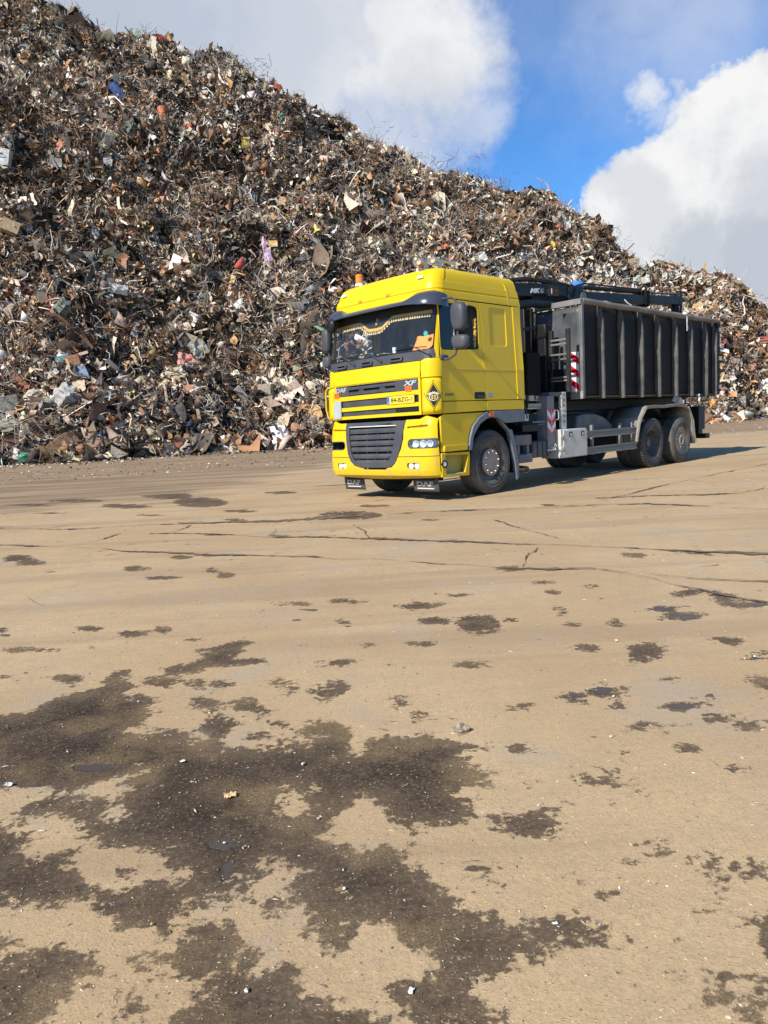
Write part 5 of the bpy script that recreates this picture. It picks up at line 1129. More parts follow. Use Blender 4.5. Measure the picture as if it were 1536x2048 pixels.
cbx('rear_frame', (X1-.14, X1+.02, .0, .13, 1.56, 3.37), CONT); cbx('rear_frame', (X1-.14, X1+.02, 2.37, 2.5, 1.56, 3.37), CONT)
cbx('rear_door', (X1-.02, X1+.05, .13, 2.37, 1.56, 3.33), CONT); cbx('floor_plate', (X0, X1, .12, 2.38, 1.53, 1.60), CHAS)
for y in (.78, 1.62): cbx('runner_beam', (X0, X1-.2, y, y+.1, 1.32, 1.53), BLK)
for z in (1.75, 2.45, 3.15):
    bm = BM(); cyl(bm, (X1+.02, -.02, z-.05), (X1+.02, -.02, z+.05), .03, 10); box(bm, X1-.04, X1+.02, -.012, .0, z-.05, z+.05); mk('door_hinge', bm, mat('hinge_worn', (.16, .15, .14), .5, dust=.3), con)
for a, b in zip(edges, edges[1:]): cbx('bottom_seam', (a+.11, b-.01, .10, .125, 1.56, 1.585), mat('seam_dust', (.10, .085, .065), .8, dust=.4), bevel=.002)
pl = chev('warning_plate', .065, .235, 1.675, 2.42, X0-.045, con, 3, -.75, plane='yz')
# loose scrap that shows above the rim is built with the other scrap further down
# ------------------------------------------------------------------ the heap
tanS = math.tan(math.radians(50))
AZB = np.radians([-75, -40, -27, -22, -17.5, -12, -6, -3.9, 4, 12, 23.3, 25, 28, 40, 70]); DB = [75, 58, 52.5, 50.6, 51.0, 50.5, 50.4, 50.0, 53, 59, 68.5, 69.5, 76.5, 92, 140]
sky_px = [(0,-8),(60,-2),(100,12),(150,30),(190,52),(230,72),(310,75),(350,85),(390,112),(440,105),(470,120),(500,150),(560,178),(590,205),(620,220),(660,228),(690,235),(708,262),(740,278),(805,300),(850,335),(890,352),(905,346),(950,355),(1000,375),(1040,385),(1100,385),(1125,415),(1150,428),(1190,440),(1218,455),(1228,490),(1245,508),(1275,520),(1282,532),(1300,533),(1360,535),(1400,545),(1450,552),(1490,575),(1505,592),(1514,608),(1536,612)]
SA, SE = [], []
for a in sky_px:
    d = ray(*a); SA.append(math.atan2(d[0], d[1])); SE.append(math.atan2(d[2], math.hypot(d[0], d[1])))
SA = np.array([math.radians(-80), math.radians(-55), math.radians(-35)]+SA+[math.radians(33), math.radians(45), math.radians(70)]); SE = np.array([math.radians(8), math.radians(20), math.radians(27.5)]+SE+[math.radians(5.5), math.radians(3.5), math.radians(1.5)])
def heap(az, t, noise=True, extra=0.0):
    """point on the heap: az in radians, t 0 foot .. 1 ridge .. 2 back foot"""
    el = np.interp(az, SA, SE); db = np.interp(az, AZB, DB); tl = np.tan(el); dr = db*tanS/(tanS-tl); zr = dr*tl+CAMH
    d = db+(dr-db)*np.minimum(t, 1)+np.maximum(t-1, 0)*zr*1.2
    g = np.where(t <= 1, np.minimum(t, 1)**.94, np.maximum(0, 1-(t-1)**1.1))
    z = zr*g
    if noise:
        X = d*np.sin(az); Y = d*np.cos(az); P = np.stack([X, Y, z], -1)
        f = 1.35*fbm(P/7.5, 2, 31) + 1.0*fbm(P/3.1, 2, 41) + .42*fbm(P/1.2, 2, 51)
        q = (z+2.6*vnoise(P/6.0, 71)+1.1*vnoise(P/2.3, 73))/4.4; q = q-np.floor(q); f = f+(2.5*q**1.5-1.0)*np.clip(.65+.9*vnoise(P/9.0, 75), 0, 1.2)
        rg = 1-np.abs(vnoise(P/4.6, 61)); f = f - 1.3*np.clip(rg-.78, 0, 1)/.22*.9
        amp = np.clip(t*5, .12, 1)*np.clip(zr/14, .25, 1); amp = np.where(t > .93, amp*.35, amp)
        f = f*amp + extra
        d = d - f*.72; z = z + f*.5*np.where(t < 1, 1, .5)
    else: d = d-extra*.72; z = z+extra*.5
    return np.stack([d*np.sin(az), d*np.cos(az), np.maximum(z, -.3)], -1)
def mesh_from(name, co, F, k, cols=None, smooth=False):
    me = bpy.data.meshes.new(name); co = np.ascontiguousarray(co, np.float32); F = np.ascontiguousarray(F, np.int32)
    me.vertices.add(len(co)); me.vertices.foreach_set('co', co.ravel()); me.loops.add(F.size); me.loops.foreach_set('vertex_index', F.ravel())
    me.polygons.add(len(F)); me.polygons.foreach_set('loop_start', np.arange(len(F), dtype=np.int32)*k)
    me.polygons.foreach_set('use_smooth', np.full(len(F), smooth)); me.update(calc_edges=True)
    if cols is not None:
        at = me.color_attributes.new('col', 'FLOAT_COLOR', 'POINT'); c4 = np.ones((len(co), 4), np.float32); c4[:, :3] = cols; at.data.foreach_set('color', c4.ravel())
    return me
azs = np.radians(np.concatenate([np.linspace(-75, -34, 60, endpoint=False), np.linspace(-34, 34, 520, endpoint=False), np.linspace(34, 68, 50)])); ts = np.concatenate([np.linspace(-.02, 1, 170), np.linspace(1.02, 2, 24)])
A_, T_ = np.meshgrid(azs, ts); G = heap(A_.ravel(), T_.ravel()); ny, nx = A_.shape
i = np.arange((ny-1)*(nx-1)); a = (i//(nx-1))*nx+i % (nx-1); F = np.stack([a, a+1, a+nx+1, a+nx], 1)
HM = mat('heap_core', (.040, .030, .023), .9, var=.5, vscale=1.5, bump=1.0, bscale=8)
me = mesh_from('scrap_heap', G, F, 4, smooth=False); me.materials.append(HM)
heap_o = bpy.data.objects.new('scrap_heap', me); C.objects.link(heap_o)
tag(heap_o, 'towering heap of shredded mixed scrap rising behind the yellow lorry', 'scrap heap')
SM = bpy.data.materials.new('shredded_scrap'); SM.use_nodes = True; N = NT(SM.node_tree); b = N.n['Principled BSDF']
at = N.new('ShaderNodeAttribute'); at.attribute_name = 'col'; O = N.new('ShaderNodeTexCoord').outputs['Object']
nz_ = N.noise(O, 5.0, 4, .7).outputs['Fac']; N.set(b, 'Base Color', N.mix(N.ramp(nz_, .45, .75, 0, .6), at.outputs['Color'], N.mix(1.0, at.outputs['Color'], (.42, .33, .27), 'MULTIPLY')))
b.inputs['Roughness'].default_value = .72; b.inputs['Specular IOR Level'].default_value = .35
rng = np.random.default_rng(11)
PAL = np.array([(.60,.48,.345),(.47,.37,.265),(.66,.57,.44),(.80,.75,.66),(.36,.285,.205),(.25,.19,.135),(.15,.105,.073),(.21,.105,.055),(.31,.165,.085),(.065,.051,.040),(.024,.021,.019),(.46,.46,.43),(.47,.30,.15),(.42,.235,.115),(.11,.105,.10),(.50,.17,.08),(.38,.07,.05),(.62,.26,.07),(.08,.16,.34),(.11,.21,.14),(.56,.43,.14),(.50,.34,.32)])
PW = np.array([15,14,11,6,10,8,7,7,7.5,7,8,4.5,5,4,4,.7,.3,.22,.15,.25,.16,.12])
def rotmats(n, flat=.5):
    q = rng.normal(size=(n, 4)); q /= np.linalg.norm(q, axis=1)[:, None]; w_, x, y, z = q.T
    return np.stack([np.stack([1-2*(y*y+z*z), 2*(x*y-z*w_), 2*(x*z+y*w_)], -1), np.stack([2*(x*y+z*w_), 1-2*(x*x+z*z), 2*(y*z-x*w_)], -1), np.stack([2*(x*z-y*w_), 2*(y*z+x*w_), 1-2*(x*x+y*y)], -1)], -2)
def colour(P, n, sh=0):
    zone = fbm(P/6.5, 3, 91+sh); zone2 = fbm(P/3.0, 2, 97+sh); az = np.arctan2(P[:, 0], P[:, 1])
    w_ = np.tile(PW, (n, 1)); rusty = np.clip(zone*1.6, 0, 1)[:, None]; pale = np.clip(-zone*1.3+.1, 0, 1)[:, None]; dk = np.clip(zone2*2.3-.05, 0, 1.4)[:, None]  # dk: brown-black scrap clusters, with shade of hollows also put into piece colour
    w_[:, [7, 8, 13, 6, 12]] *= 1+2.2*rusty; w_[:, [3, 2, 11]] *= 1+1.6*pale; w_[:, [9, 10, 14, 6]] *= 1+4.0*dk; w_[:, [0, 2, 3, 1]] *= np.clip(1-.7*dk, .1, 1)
    right = np.clip((az-.05)/.35, 0, 1)[:, None]; w_[:, [9, 10, 14]] *= 1-.6*right; w_[:, [0, 1, 12, 8]] *= 1+.5*right
    # pale fine layer low behind the crane
    el = np.arctan2(P[:, 2], np.hypot(P[:, 0], P[:, 1])); pl = (np.exp(-((az-.22)/.13)**2)*np.exp(-((el-.17)/.045)**2))[:, None]; w_[:, [2, 3, 11]] *= 1+3*pl; w_[:, [7, 8, 10, 13]] *= 1-.7*pl
    w_ /= w_.sum(1)[:, None]; c = np.cumsum(w_, 1); k = (rng.random(n)[:, None] > c).sum(1).clip(0, len(PAL)-1)
    return PAL[k]*rng.uniform(.78, 1.36, (n, 1))*rng.uniform(.93, 1.07, (n, 3)), k
def sample(n, extra, tpow=1.0):
    nin = int(n*.93); az = np.concatenate([np.radians(rng.uniform(-36, 35, nin*3)), np.radians(rng.uniform(-70, 60, (n-nin)*3))])
    el = np.interp(az, SA, SE); keep = rng.random(len(az)) < (np.maximum(el, .08)/.48); keep[nin*3:] = rng.random(len(az)-nin*3) < .4
    az = az[keep]; rng.shuffle(az); az = az[:n]; t = rng.random(len(az))**tpow*1.03; e_ = extra(len(az)); e_ = np.where(t > .955, np.minimum(e_, -.05), e_)
    return az, t, heap(az, t, True, e_)
def bake(parts, name):
    cos, Fs, cols, off = [], [], [], 0
    for P, F, c in parts:
        n, k, _ = P.shape; cos.append(P.reshape(-1, 3)); Fs.append((F[None]+np.arange(n)[:, None, None]*k).reshape(-1, F.shape[1])+off); cols.append(np.repeat(c, k, 0)); off += n*k
    me = mesh_from(name, np.concatenate(cos), np.concatenate(Fs), 4, np.concatenate(cols), smooth=True); me.materials.append(SM)
    o = bpy.data.objects.new(name, me); C.objects.link(o); return o
def strips(n, seg, L, W, curl, extra, tpow=1.0, wmul=1.0):
    az, t, P = sample(n, extra, tpow); n = len(P); R = rotmats(n); sc = np.exp(rng.normal(0, .42, n))
    s = np.linspace(-.5, .5, seg+1); Lr = L*sc; Wd = W*np.exp(rng.normal(0, .5, n))*wmul
    c1, c2 = rng.normal(0, curl, n), rng.normal(0, curl, n); ph = rng.uniform(0, 6.28, n)
    x = s[None]*Lr[:, None]; y = c1[:, None]*Lr[:, None]*(s[None]**2-.08)*1.6 + .12*Lr[:, None]*curl*np.sin(s[None]*9+ph[:, None]); z = c2[:, None]*Lr[:, None]*(s[None]**3*2.2) + .1*Lr[:, None]*curl*np.cos(s[None]*7+ph[:, None])
    tw = rng.normal(0, 1.2, n)[:, None]*s[None]; hw = Wd[:, None]/2*(1-.5*np.abs(s[None])*rng.random((n, 1)))
    ctr = np.stack([x, y, z], -1); wv = np.stack([0*x, np.cos(tw), np.sin(tw)], -1)*hw[..., None]
    V = np.stack([ctr-wv, ctr+wv], 2).reshape(n, -1, 3); V = np.einsum('nij,nkj->nki', R, V)+P[:, None]
    V[..., 2] = np.maximum(V[..., 2], .01)
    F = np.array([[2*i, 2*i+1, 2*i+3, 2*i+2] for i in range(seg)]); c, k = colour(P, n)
    return V, F, c
def plates(n, S_, crumple, extra, tpow=1.0, m=2):
    az, t, P = sample(n, extra, tpow); n = len(P); R = rotmats(n); sc = np.exp(rng.normal(0, .45, n).clip(-1, .95))*S_
    u = np.linspace(-.5, .5, m+1); gx, gy = np.meshgrid(u, u); asp = rng.uniform(.35, 1.0, n)
    V = np.stack([gx.ravel()[None]*sc[:, None], gy.ravel()[None]*(sc*asp)[:, None], np.zeros((n, (m+1)**2))], -1)
    V += rng.normal(0, 1, V.shape)*(sc*crumple)[:, None, None]*np.array([.55, .55, 1.0])
    V = np.einsum('nij,nkj->nki', R, V)+P[:, None]; V[..., 2] = np.maximum(V[..., 2], .01)
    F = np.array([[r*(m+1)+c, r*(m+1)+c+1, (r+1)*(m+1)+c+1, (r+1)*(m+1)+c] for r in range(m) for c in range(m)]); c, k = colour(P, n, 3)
    return V, F, c
def chunks(n, S_, extra, tpow=1.0):
    az, t, P = sample(n, extra, tpow); n = len(P); R = rotmats(n); sc = np.exp(rng.normal(0, .4, n).clip(-1, .8))*S_
    B = np.array([(x, y, z) for z in (-.5, .5) for y in (-.5, .5) for x in (-.5, .5)]); dim = np.stack([sc, sc*rng.uniform(.3, .8, n), sc*rng.uniform(.08, .5, n)], -1)
    V = B[None]*dim[:, None]+rng.normal(0, .12, (n, 8, 3))*dim[:, None]; V = np.einsum('nij,nkj->nki', R, V)+P[:, None]; V[..., 2] = np.maximum(V[..., 2], .01)
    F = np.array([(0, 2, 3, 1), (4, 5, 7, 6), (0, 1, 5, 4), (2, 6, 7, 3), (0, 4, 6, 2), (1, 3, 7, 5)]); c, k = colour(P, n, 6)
    return V, F, c
ex = lambda lo, hi: (lambda n: rng.uniform(lo, hi, n))
def tangles(nc, per, spread, L, W):
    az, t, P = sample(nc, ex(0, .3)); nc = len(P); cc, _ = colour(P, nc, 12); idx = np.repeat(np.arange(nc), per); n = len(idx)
    base_ = P[idx]+rng.normal(0, 1, (n, 3))*spread*np.exp(rng.normal(0, .4, nc))[idx][:, None]; R_ = rotmats(n); seg = 4; s_ = np.linspace(-.5, .5, seg+1)
    Lr = (L*np.exp(rng.normal(0, .4, n)))[:, None]; k1, k2 = rng.normal(0, .9, (n, 1)), rng.normal(0, .9, (n, 1)); ph = rng.uniform(0, 6.28, (n, 1))
    ctr = np.stack([s_[None]*Lr, k1*Lr*(s_[None]**2-.08)*1.8, k2*Lr*.3*np.sin(s_[None]*6+ph)], -1); wv = np.zeros_like(ctr); wv[..., 1] = W/2; wv[..., 2] = W/3
    V = np.stack([ctr-wv, ctr+wv], 2).reshape(n, -1, 3); V = np.einsum('nij,nkj->nki', R_, V)+base_[:, None]; V[..., 2] = np.maximum(V[..., 2], .01)
    rustc = np.array([(.30,.17,.10),(.22,.15,.10),(.12,.10,.08),(.42,.34,.25),(.20,.11,.06),(.05,.045,.04),(.50,.46,.38)])[rng.integers(0, 7, nc)]
    return V, np.array([[2*i, 2*i+1, 2*i+3, 2*i+2] for i in range(seg)]), rustc[idx]*rng.uniform(.6, 1.35, (n, 1))
parts = [strips(51000, 4, .48, .085, .65, ex(-.15, .34)), strips(26000, 4, .80, .036, .9, ex(-.05, .45)), strips(6000, 6, 1.6, .06, .7, ex(0, .5)),
         tangles(620, 36, .40, .75, .034), tangles(60, 60, .8, 1.4, .035),
         plates(86000, .265, .30, ex(-.2, .30)), plates(13500, .46, .26, ex(-.2, .34), m=3), plates(800, .80, .18, ex(-.1, .25), m=3),
         chunks(11000, .22, ex(-.15, .22)), chunks(700, .45, ex(-.1, .2)), strips(3800, 5, 1.2, .20, .5, ex(0, .3)), plates(3200, .42, .25, ex(0, .25), 6.0), plates(1500, .85, .22, ex(.05, .35), 3.2, m=3), chunks(900, .65, ex(.0, .3), 3.4), strips(700, 5, 1.8, .22, .4, ex(.1, .4), 3.0)]
sc_o = bake(parts, 'shredded_scrap'); sc_o.parent = heap_o; sc_o['kind'] = 'stuff'
# ------------------------------------------------------------------ single pieces one can pick out in the heap
def heap_hit(px, py, out=.35):
    d = ray(px, py); az = math.atan2(d[0], d[1]); el = math.atan2(d[2], math.hypot(d[0], d[1])); t = np.linspace(0, 1, 260)
    P = heap(np.full(260, az), t); e = np.arctan2(P[:, 2]-CAMH, np.hypot(P[:, 0], P[:, 1])); k = int(np.argmax(e >= el)) if (e >= el).any() else -1
    if k < 0: k = int(np.argmax(e)); return Vector(P[k]), math.hypot(P[k][0], P[k][1])
    dist = math.hypot(P[k][0], P[k][1]) - out; dd = d/math.hypot(d[0], d[1]); p = CAM+dd*dist
    return Vector(p), dist
def frame_to_cam(p, roll, tx, ty):
    f = (Vector(CAM)-p); f.z *= .4; f.normalize(); r = Vector((0, 0, 1)).cross(f).normalized(); u = f.cross(r)
    M = Matrix(((r.x, u.x, f.x), (r.y, u.y, f.y), (r.z, u.z, f.z))).to_4x4()
    return Matrix.Translation(p) @ M @ Matrix.Rotation(roll, 4, 'Z') @ Matrix.Rotation(tx, 4, 'X') @ Matrix.Rotation(ty, 4, 'Y')
def shape(kind, w, h, seed):
    r = random.Random(seed)
    if kind == 'sheet': return sheetmesh(w, h, 4, 4, .10*min(w, h), seed, .02)
    if kind == 'cloth': return sheetmesh(w, h, 6, 6, .16*min(w, h), seed, .02)
    if kind == 'box':
        bm = BM(); box(bm, -w/2, w/2, -h/2, h/2, -.35*min(w, h), .35*min(w, h))
        for v in bm.verts: v.co += Vector((r.uniform(-1, 1), r.uniform(-1, 1), r.uniform(-1, 1)))*.08*min(w, h)
        bmesh.ops.subdivide_edges(bm, edges=bm.edges[:], cuts=2, use_grid_fill=True)
        for v in bm.verts: v.co += Vector((r.uniform(-1, 1), r.uniform(-1, 1), r.uniform(-1, 1)))*.025*min(w, h)
        return bm
    if kind == 'plank':
        bm = BM(); box(bm, -w/2, w/2, -h/2, h/2, -.05, .05); bmesh.ops.subdivide_edges(bm, edges=bm.edges[:], cuts=2, use_grid_fill=True)
        for v in bm.verts: v.co += Vector((r.uniform(-1, 1), r.uniform(-1, 1), r.uniform(-1, 1)))*.02; v.co.z += .05*math.sin(v.co.x*3/w)
        return bm
    if kind == 'pipe':
        bm = BM(); tube(bm, [(-w/2, 0, 0), (-w*.2, h*.15, .05), (w*.2, -h*.1, 0), (w/2, h*.1, .05)], max(.04, h*.22), 8); return bm
    if kind == 'drum':
        bm = BM(); rr_ = min(w, h)/2; L = max(w, h); lathe(bm, [(0, -L/2), (rr_*.93, -L/2), (rr_, -L/2+.02), (rr_, -L*.17), (rr_*1.04, -L*.16), (rr_, -L*.14), (rr_, L*.15), (rr_*1.04, L*.165), (rr_, L*.18), (rr_, L/2), (rr_*.9, L/2), (rr_*.88, L*.2), (0, L*.18)], 20)
        if w > h: bm.transform(Matrix.Rotation(PI/2, 4, 'Z'))
        for v in bm.verts: v.co += Vector((r.uniform(-1, 1), r.uniform(-1, 1), r.uniform(-1, 1)))*.03*rr_
        return bm
    if kind == 'disc':
        bm = BM(); rr_ = min(w, h)/2; lathe(bm, [(0, -.05), (rr_*.9, -.04), (rr_, .0), (rr_*.95, .05), (0, .06)], 20, Matrix.Rotation(PI/2, 4, 'X'))
        for v in bm.verts: v.co += Vector((r.uniform(-1, 1), r.uniform(-1, 1), r.uniform(-1, 1)))*.03*rr_
        return bm
    if kind == 'bag':
        bm = BM(); bmesh.ops.create_icosphere(bm, subdivisions=3, radius=1)
        for v in bm.verts: v.co *= 1+.22*math.sin(v.co.x*5+seed)*math.cos(v.co.y*6+seed)+r.uniform(-.10, .10); v.co.x *= w/2; v.co.y *= h/2; v.co.z *= min(w, h)*.35
        return bm
def hm(name, col): return mat(name, tuple(c*.9 for c in col), .65, var=.4, vscale=5, dust=.55, dustcol=(.26, .205, .145), bump=.5, bscale=14)
ITEMS = [ # px, py, w, h (px), roll deg, kind, name, category, colour, label
 (238,188,36,13,-55,'sheet','blue_sheet','plastic sheet',(.05,.17,.55),'bright blue sheet wedged high in the left of the scrap heap'),
 (326,236,14,34,4,'drum','orange_canister','canister',(.85,.17,.02),'upright orange canister sticking out high in the scrap heap'),
 (557,180,20,30,25,'bag','orange_red_bundle','bundle',(.62,.13,.05),'orange red bundle near the skyline of the scrap heap'),
 (378,137,19,17,10,'sheet','tan_board','board',(.55,.36,.13),'small square tan board just below the left skyline'),
 (367,162,20,19,30,'sheet','brown_board','board',(.50,.29,.13),'orange brown board under the small square tan one'),
 (316,78,20,11,0,'cloth','red_cloth','cloth',(.50,.05,.05),'red rag lying on the skyline of the heap'),
 (212,80,28,26,20,'sheet','straw_board','board',(.47,.37,.20),'straw coloured torn panel on the left skyline'),
 (262,22,20,22,-35,'sheet','green_grey_plate','plate',(.22,.29,.26),'green grey plate standing up at the top left of the heap'),
 (707,416,15,19,5,'sheet','amber_board','board',(.80,.53,.20),'pale amber square board in the middle of the heap above the cab'),
 (867,438,14,18,-4,'sheet','cardboard_square','cardboard',(.62,.40,.22),'light brown cardboard square right of the pale amber board'),
 (1103,490,14,13,0,'disc','yellow_disc','disc',(.72,.48,.04),'round yellow lid high behind the crane'),
 (983,435,9,12,0,'bag','yellow_lump','lump',(.72,.55,.05),'small bright yellow lump right of the cardboard square'),
 (892,492,14,10,15,'bag','red_orange_lump','lump',(.80,.17,.05),'red orange lump just above the air horns'),
 (533,497,13,46,6,'cloth','pink_cloth','cloth',(.62,.42,.58),'long pale pink cloth hanging down the middle of the heap'),
 (544,447,14,36,12,'plank','grey_beam','beam',(.42,.37,.27),'short thick grey brown beam above the pink cloth'),
 (526,438,30,12,10,'plank','broken_slab','slab',(.40,.34,.25),'broken pale slab leaning on the thick grey brown beam'),
 (546,487,15,11,0,'sheet','ochre_scrap','sheet',(.62,.40,.15),'ochre scrap beside the pink cloth'),
 (236,578,30,15,-10,'cloth','white_sheet','sheet',(.78,.77,.74),'crumpled white sheet low in the left half of the heap'),
 (377,719,36,20,-8,'cloth','salmon_cloth','cloth',(.66,.27,.24),'salmon red cloth spread on a bulge of the heap'),
 (398,697,28,26,30,'cloth','grey_tarp','tarpaulin',(.38,.37,.32),'stiff grey tarpaulin right above the salmon red cloth'),
 (372,740,26,22,0,'bag','clear_plastic_bag','plastic bag',(.48,.46,.42),'dull transparent bag directly below the salmon red cloth'),
 (162,742,30,26,20,'disc','dark_hoop','hoop',(.05,.06,.09),'dark round hoop low at the left of the heap'),
 (167,745,13,22,15,'sheet','pale_blue_scrap','sheet',(.36,.48,.72),'pale blue scrap inside the dark round hoop'),
 (56,914,34,20,-10,'bag','green_bag','bag',(.06,.36,.20),'green plastic bag at the foot of the heap on the far left'),
 (118,893,48,30,35,'box','brown_carton','carton',(.40,.23,.10),'torn brown carton at the foot of the heap beside the green bag'),
 (127,903,14,22,25,'sheet','yellow_scrap','sheet',(.72,.50,.06),'yellow sheet poking out of the torn brown carton'),
 (130,792,44,40,10,'bag','off_white_sack','sack',(.50,.48,.45),'large off white sack low at the left of the heap'),
 (16,808,34,26,8,'box','cream_block','block',(.60,.55,.42),'cream coloured block at the left edge of the heap'),
 (66,790,30,20,12,'bag','beige_lump','lump',(.46,.41,.31),'beige lump between the cream block and the off white sack'),
 (90,806,28,22,0,'bag','grey_green_lump','lump',(.28,.28,.23),'grey green lump below the off white sack'),
 (44,852,62,22,-8,'cloth','khaki_tarp','tarpaulin',(.34,.33,.24),'wide khaki tarpaulin near the foot of the heap on the left'),
 (158,772,20,20,0,'sheet','tan_disc','disc',(.62,.42,.26),'tan rounded scrap right of the off white sack'),
 (46,765,38,7,-55,'plank','rusty_girder','girder',(.34,.12,.05),'rusty girder leaning at the left edge of the heap'),
 (145,721,22,18,10,'box','orange_carton','carton',(.58,.26,.12),'orange brown box above the dark round hoop'),
 (125,716,22,9,20,'sheet','teal_sheet','sheet',(.16,.32,.34),'dull teal sheet beside the orange brown box'),
 (222,838,8,32,15,'pipe','orange_pipe','pipe',(.55,.20,.07),'short orange pipe standing low in the heap'),
 (219,856,12,9,0,'bag','red_lump','lump',(.48,.05,.05),'dark red lump under the short orange pipe'),
 (404,904,18,11,0,'drum','rusty_can','can',(.42,.22,.10),'open rusty can on its side at the foot of the heap'),
 (458,888,30,22,0,'disc','rusty_disc','disc',(.48,.26,.08),'big round rust orange disc leaning at the foot of the heap'),
 (390,782,38,22,0,'box','rust_block','block',(.46,.20,.10),'rust orange block low in the middle of the heap'),
 (488,793,40,12,-52,'plank','grey_plank','plank',(.40,.36,.29),'weathered grey plank sloping down low in the middle of the heap'),
 (532,783,24,26,0,'box','brown_crate','crate',(.27,.21,.15),'dark brown crate right of the weathered grey plank'),
 (549,852,28,18,10,'cloth','grey_cloth','cloth',(.40,.38,.33),'grey cloth near the foot of the heap left of the cab'),
 (327,910,14,8,0,'bag','brick_lump','lump',(.42,.17,.09),'brick red lump on the ground line of the heap'),
 (641,890,17,11,-20,'sheet','red_scrap','sheet',(.60,.10,.07),'bright red scrap at the foot of the heap beside the headlight'),
 (655,875,14,6,-5,'plank','orange_bar','bar',(.72,.22,.10),'orange red bar just left of the bumper'),
 (492,286,14,18,0,'cloth','yellow_cloth','cloth',(.68,.52,.10),'dull yellow rag on the upper part of the heap'),
 (502,395,12,20,-15,'sheet','light_blue_card','card',(.38,.52,.68),'light blue card in the dark middle of the heap'),
 (123,296,18,26,15,'bag','orange_rag','rag',(.60,.18,.07),'orange rag in the upper left of the heap'),
 (20,455,30,28,-25,'box','brown_crate','crate',(.40,.27,.14),'tan crate tilted at the left edge of the heap'),
 (9,316,22,32,-10,'box','white_block','block',(.60,.62,.58),'pale block at the left edge of the upper heap'),
 (214,335,14,30,-12,'plank','grey_slab','slab',(.33,.33,.33),'smooth grey upright slab in the upper left of the heap'),
 (960,520,26,24,20,'cloth','white_film','film',(.72,.72,.68),'large crumpled white film on the heap right of the horns'),
 (908,516,20,12,10,'sheet','orange_offcut','offcut',(.55,.22,.12),'reddish offcut beside the large crumpled white film'),
 (1277,556,19,9,-4,'sheet','mint_sheet','sheet',(.55,.66,.62),'pale mint rectangular panel on the heap behind the crane'),
 (1266,570,19,16,30,'cloth','white_shell','shell',(.82,.81,.77),'rounded white panel just under the pale mint one'),
 (1267,527,22,20,0,'box','beige_box','box',(.42,.36,.24),'beige box on the skyline where the heap drops'),
 (1118,452,16,12,0,'bag','red_lump','lump',(.62,.16,.09),'red lump near the skyline right of centre'),
 (1134,450,13,12,0,'cloth','silver_foil','foil',(.60,.62,.66),'silver foil beside the red lump near the skyline'),
 (1425,807,11,17,0,'bag','orange_bag','bag',(.70,.30,.06),'orange bag hanging low on the heap behind the truck tail'),
 (1427,843,15,8,5,'bag','orange_clod','lump',(.68,.24,.07),'orange lump on the ground line behind the truck tail'),
 (1442,833,26,12,-38,'cloth','white_tarp','tarpaulin',(.75,.75,.74),'white tarpaulin slid to the foot of the heap behind the truck'),
 (1522,681,20,10,10,'cloth','red_tarp','tarpaulin',(.42,.09,.07),'dark red cloth on the right edge of the heap'),
 (1448,682,10,9,0,'bag','crimson_lump','lump',(.34,.05,.05),'crimson lump beside the rear edge of the container'),
 (1465,788,13,9,0,'sheet','orange_plate','plate',(.62,.28,.10),'orange plate on the heap right of the container corner'),
 (1500,735,14,10,10,'sheet','terracotta_plate','plate',(.44,.20,.13),'terracotta plate at the right edge of the heap'),
 (1528,775,18,26,10,'cloth','white_sack','sack',(.74,.74,.72),'white sack low at the right edge of the heap'),
 (1445,585,12,8,0,'bag','rust_clump','clump',(.42,.25,.13),'rust clump on top of the rearmost hump'),
 (565,234,14,16,0,'bag','dark_green_net','net',(.05,.22,.17),'dark green net under the right shoulder of the heap'),
 (262,258,26,34,0,'bag','dark_green_wire','wire bundle',(.07,.10,.08),'dark green wire tangle in the upper middle of the heap'),
 (127,613,30,34,0,'bag','grey_green_wire','wire bundle',(.12,.16,.13),'grey green wire tangle low in the left half of the heap'),
 (437,99,8,9,40,'sheet','black_flap','flap',(.03,.04,.06),'small black flap against the sky on the left skyline'),
 (300,90,8,36,-28,'plank','pale_lath','lath',(.52,.48,.42),'pale lath leaning near the left skyline'),
 (745,262,8,8,0,'bag','grey_knot','clump',(.30,.28,.25),'grey clump on the shoulder of the skyline above the cab'),
]
for k, (px, py, wp, hp, rl_, kind, nm, cat, colr, lab) in enumerate(ITEMS):
    p, dist = heap_hit(px, py, .30 if py < 650 else .60); fs = (.85 if py < 650 else 1.0) if kind in ('box', 'bag') else 1.08; sc = dist/FPX/math.cos(.25); bm = shape(kind, wp*sc*fs, hp*sc*fs, 100+k)
    r = random.Random(k); o = mk(nm, bm, hm('scrap_colour_'+nm+('' if nm not in ('red_lump', 'brown_crate') else '_%d' % int(colr[0]*100)), colr), None, smooth=25)
    p.z = max(p.z, hp*sc*.4); o.matrix_world = frame_to_cam(p, math.radians(rl_), r.uniform(-.45, .25), r.uniform(-.5, .4)); tag(o, lab, cat)
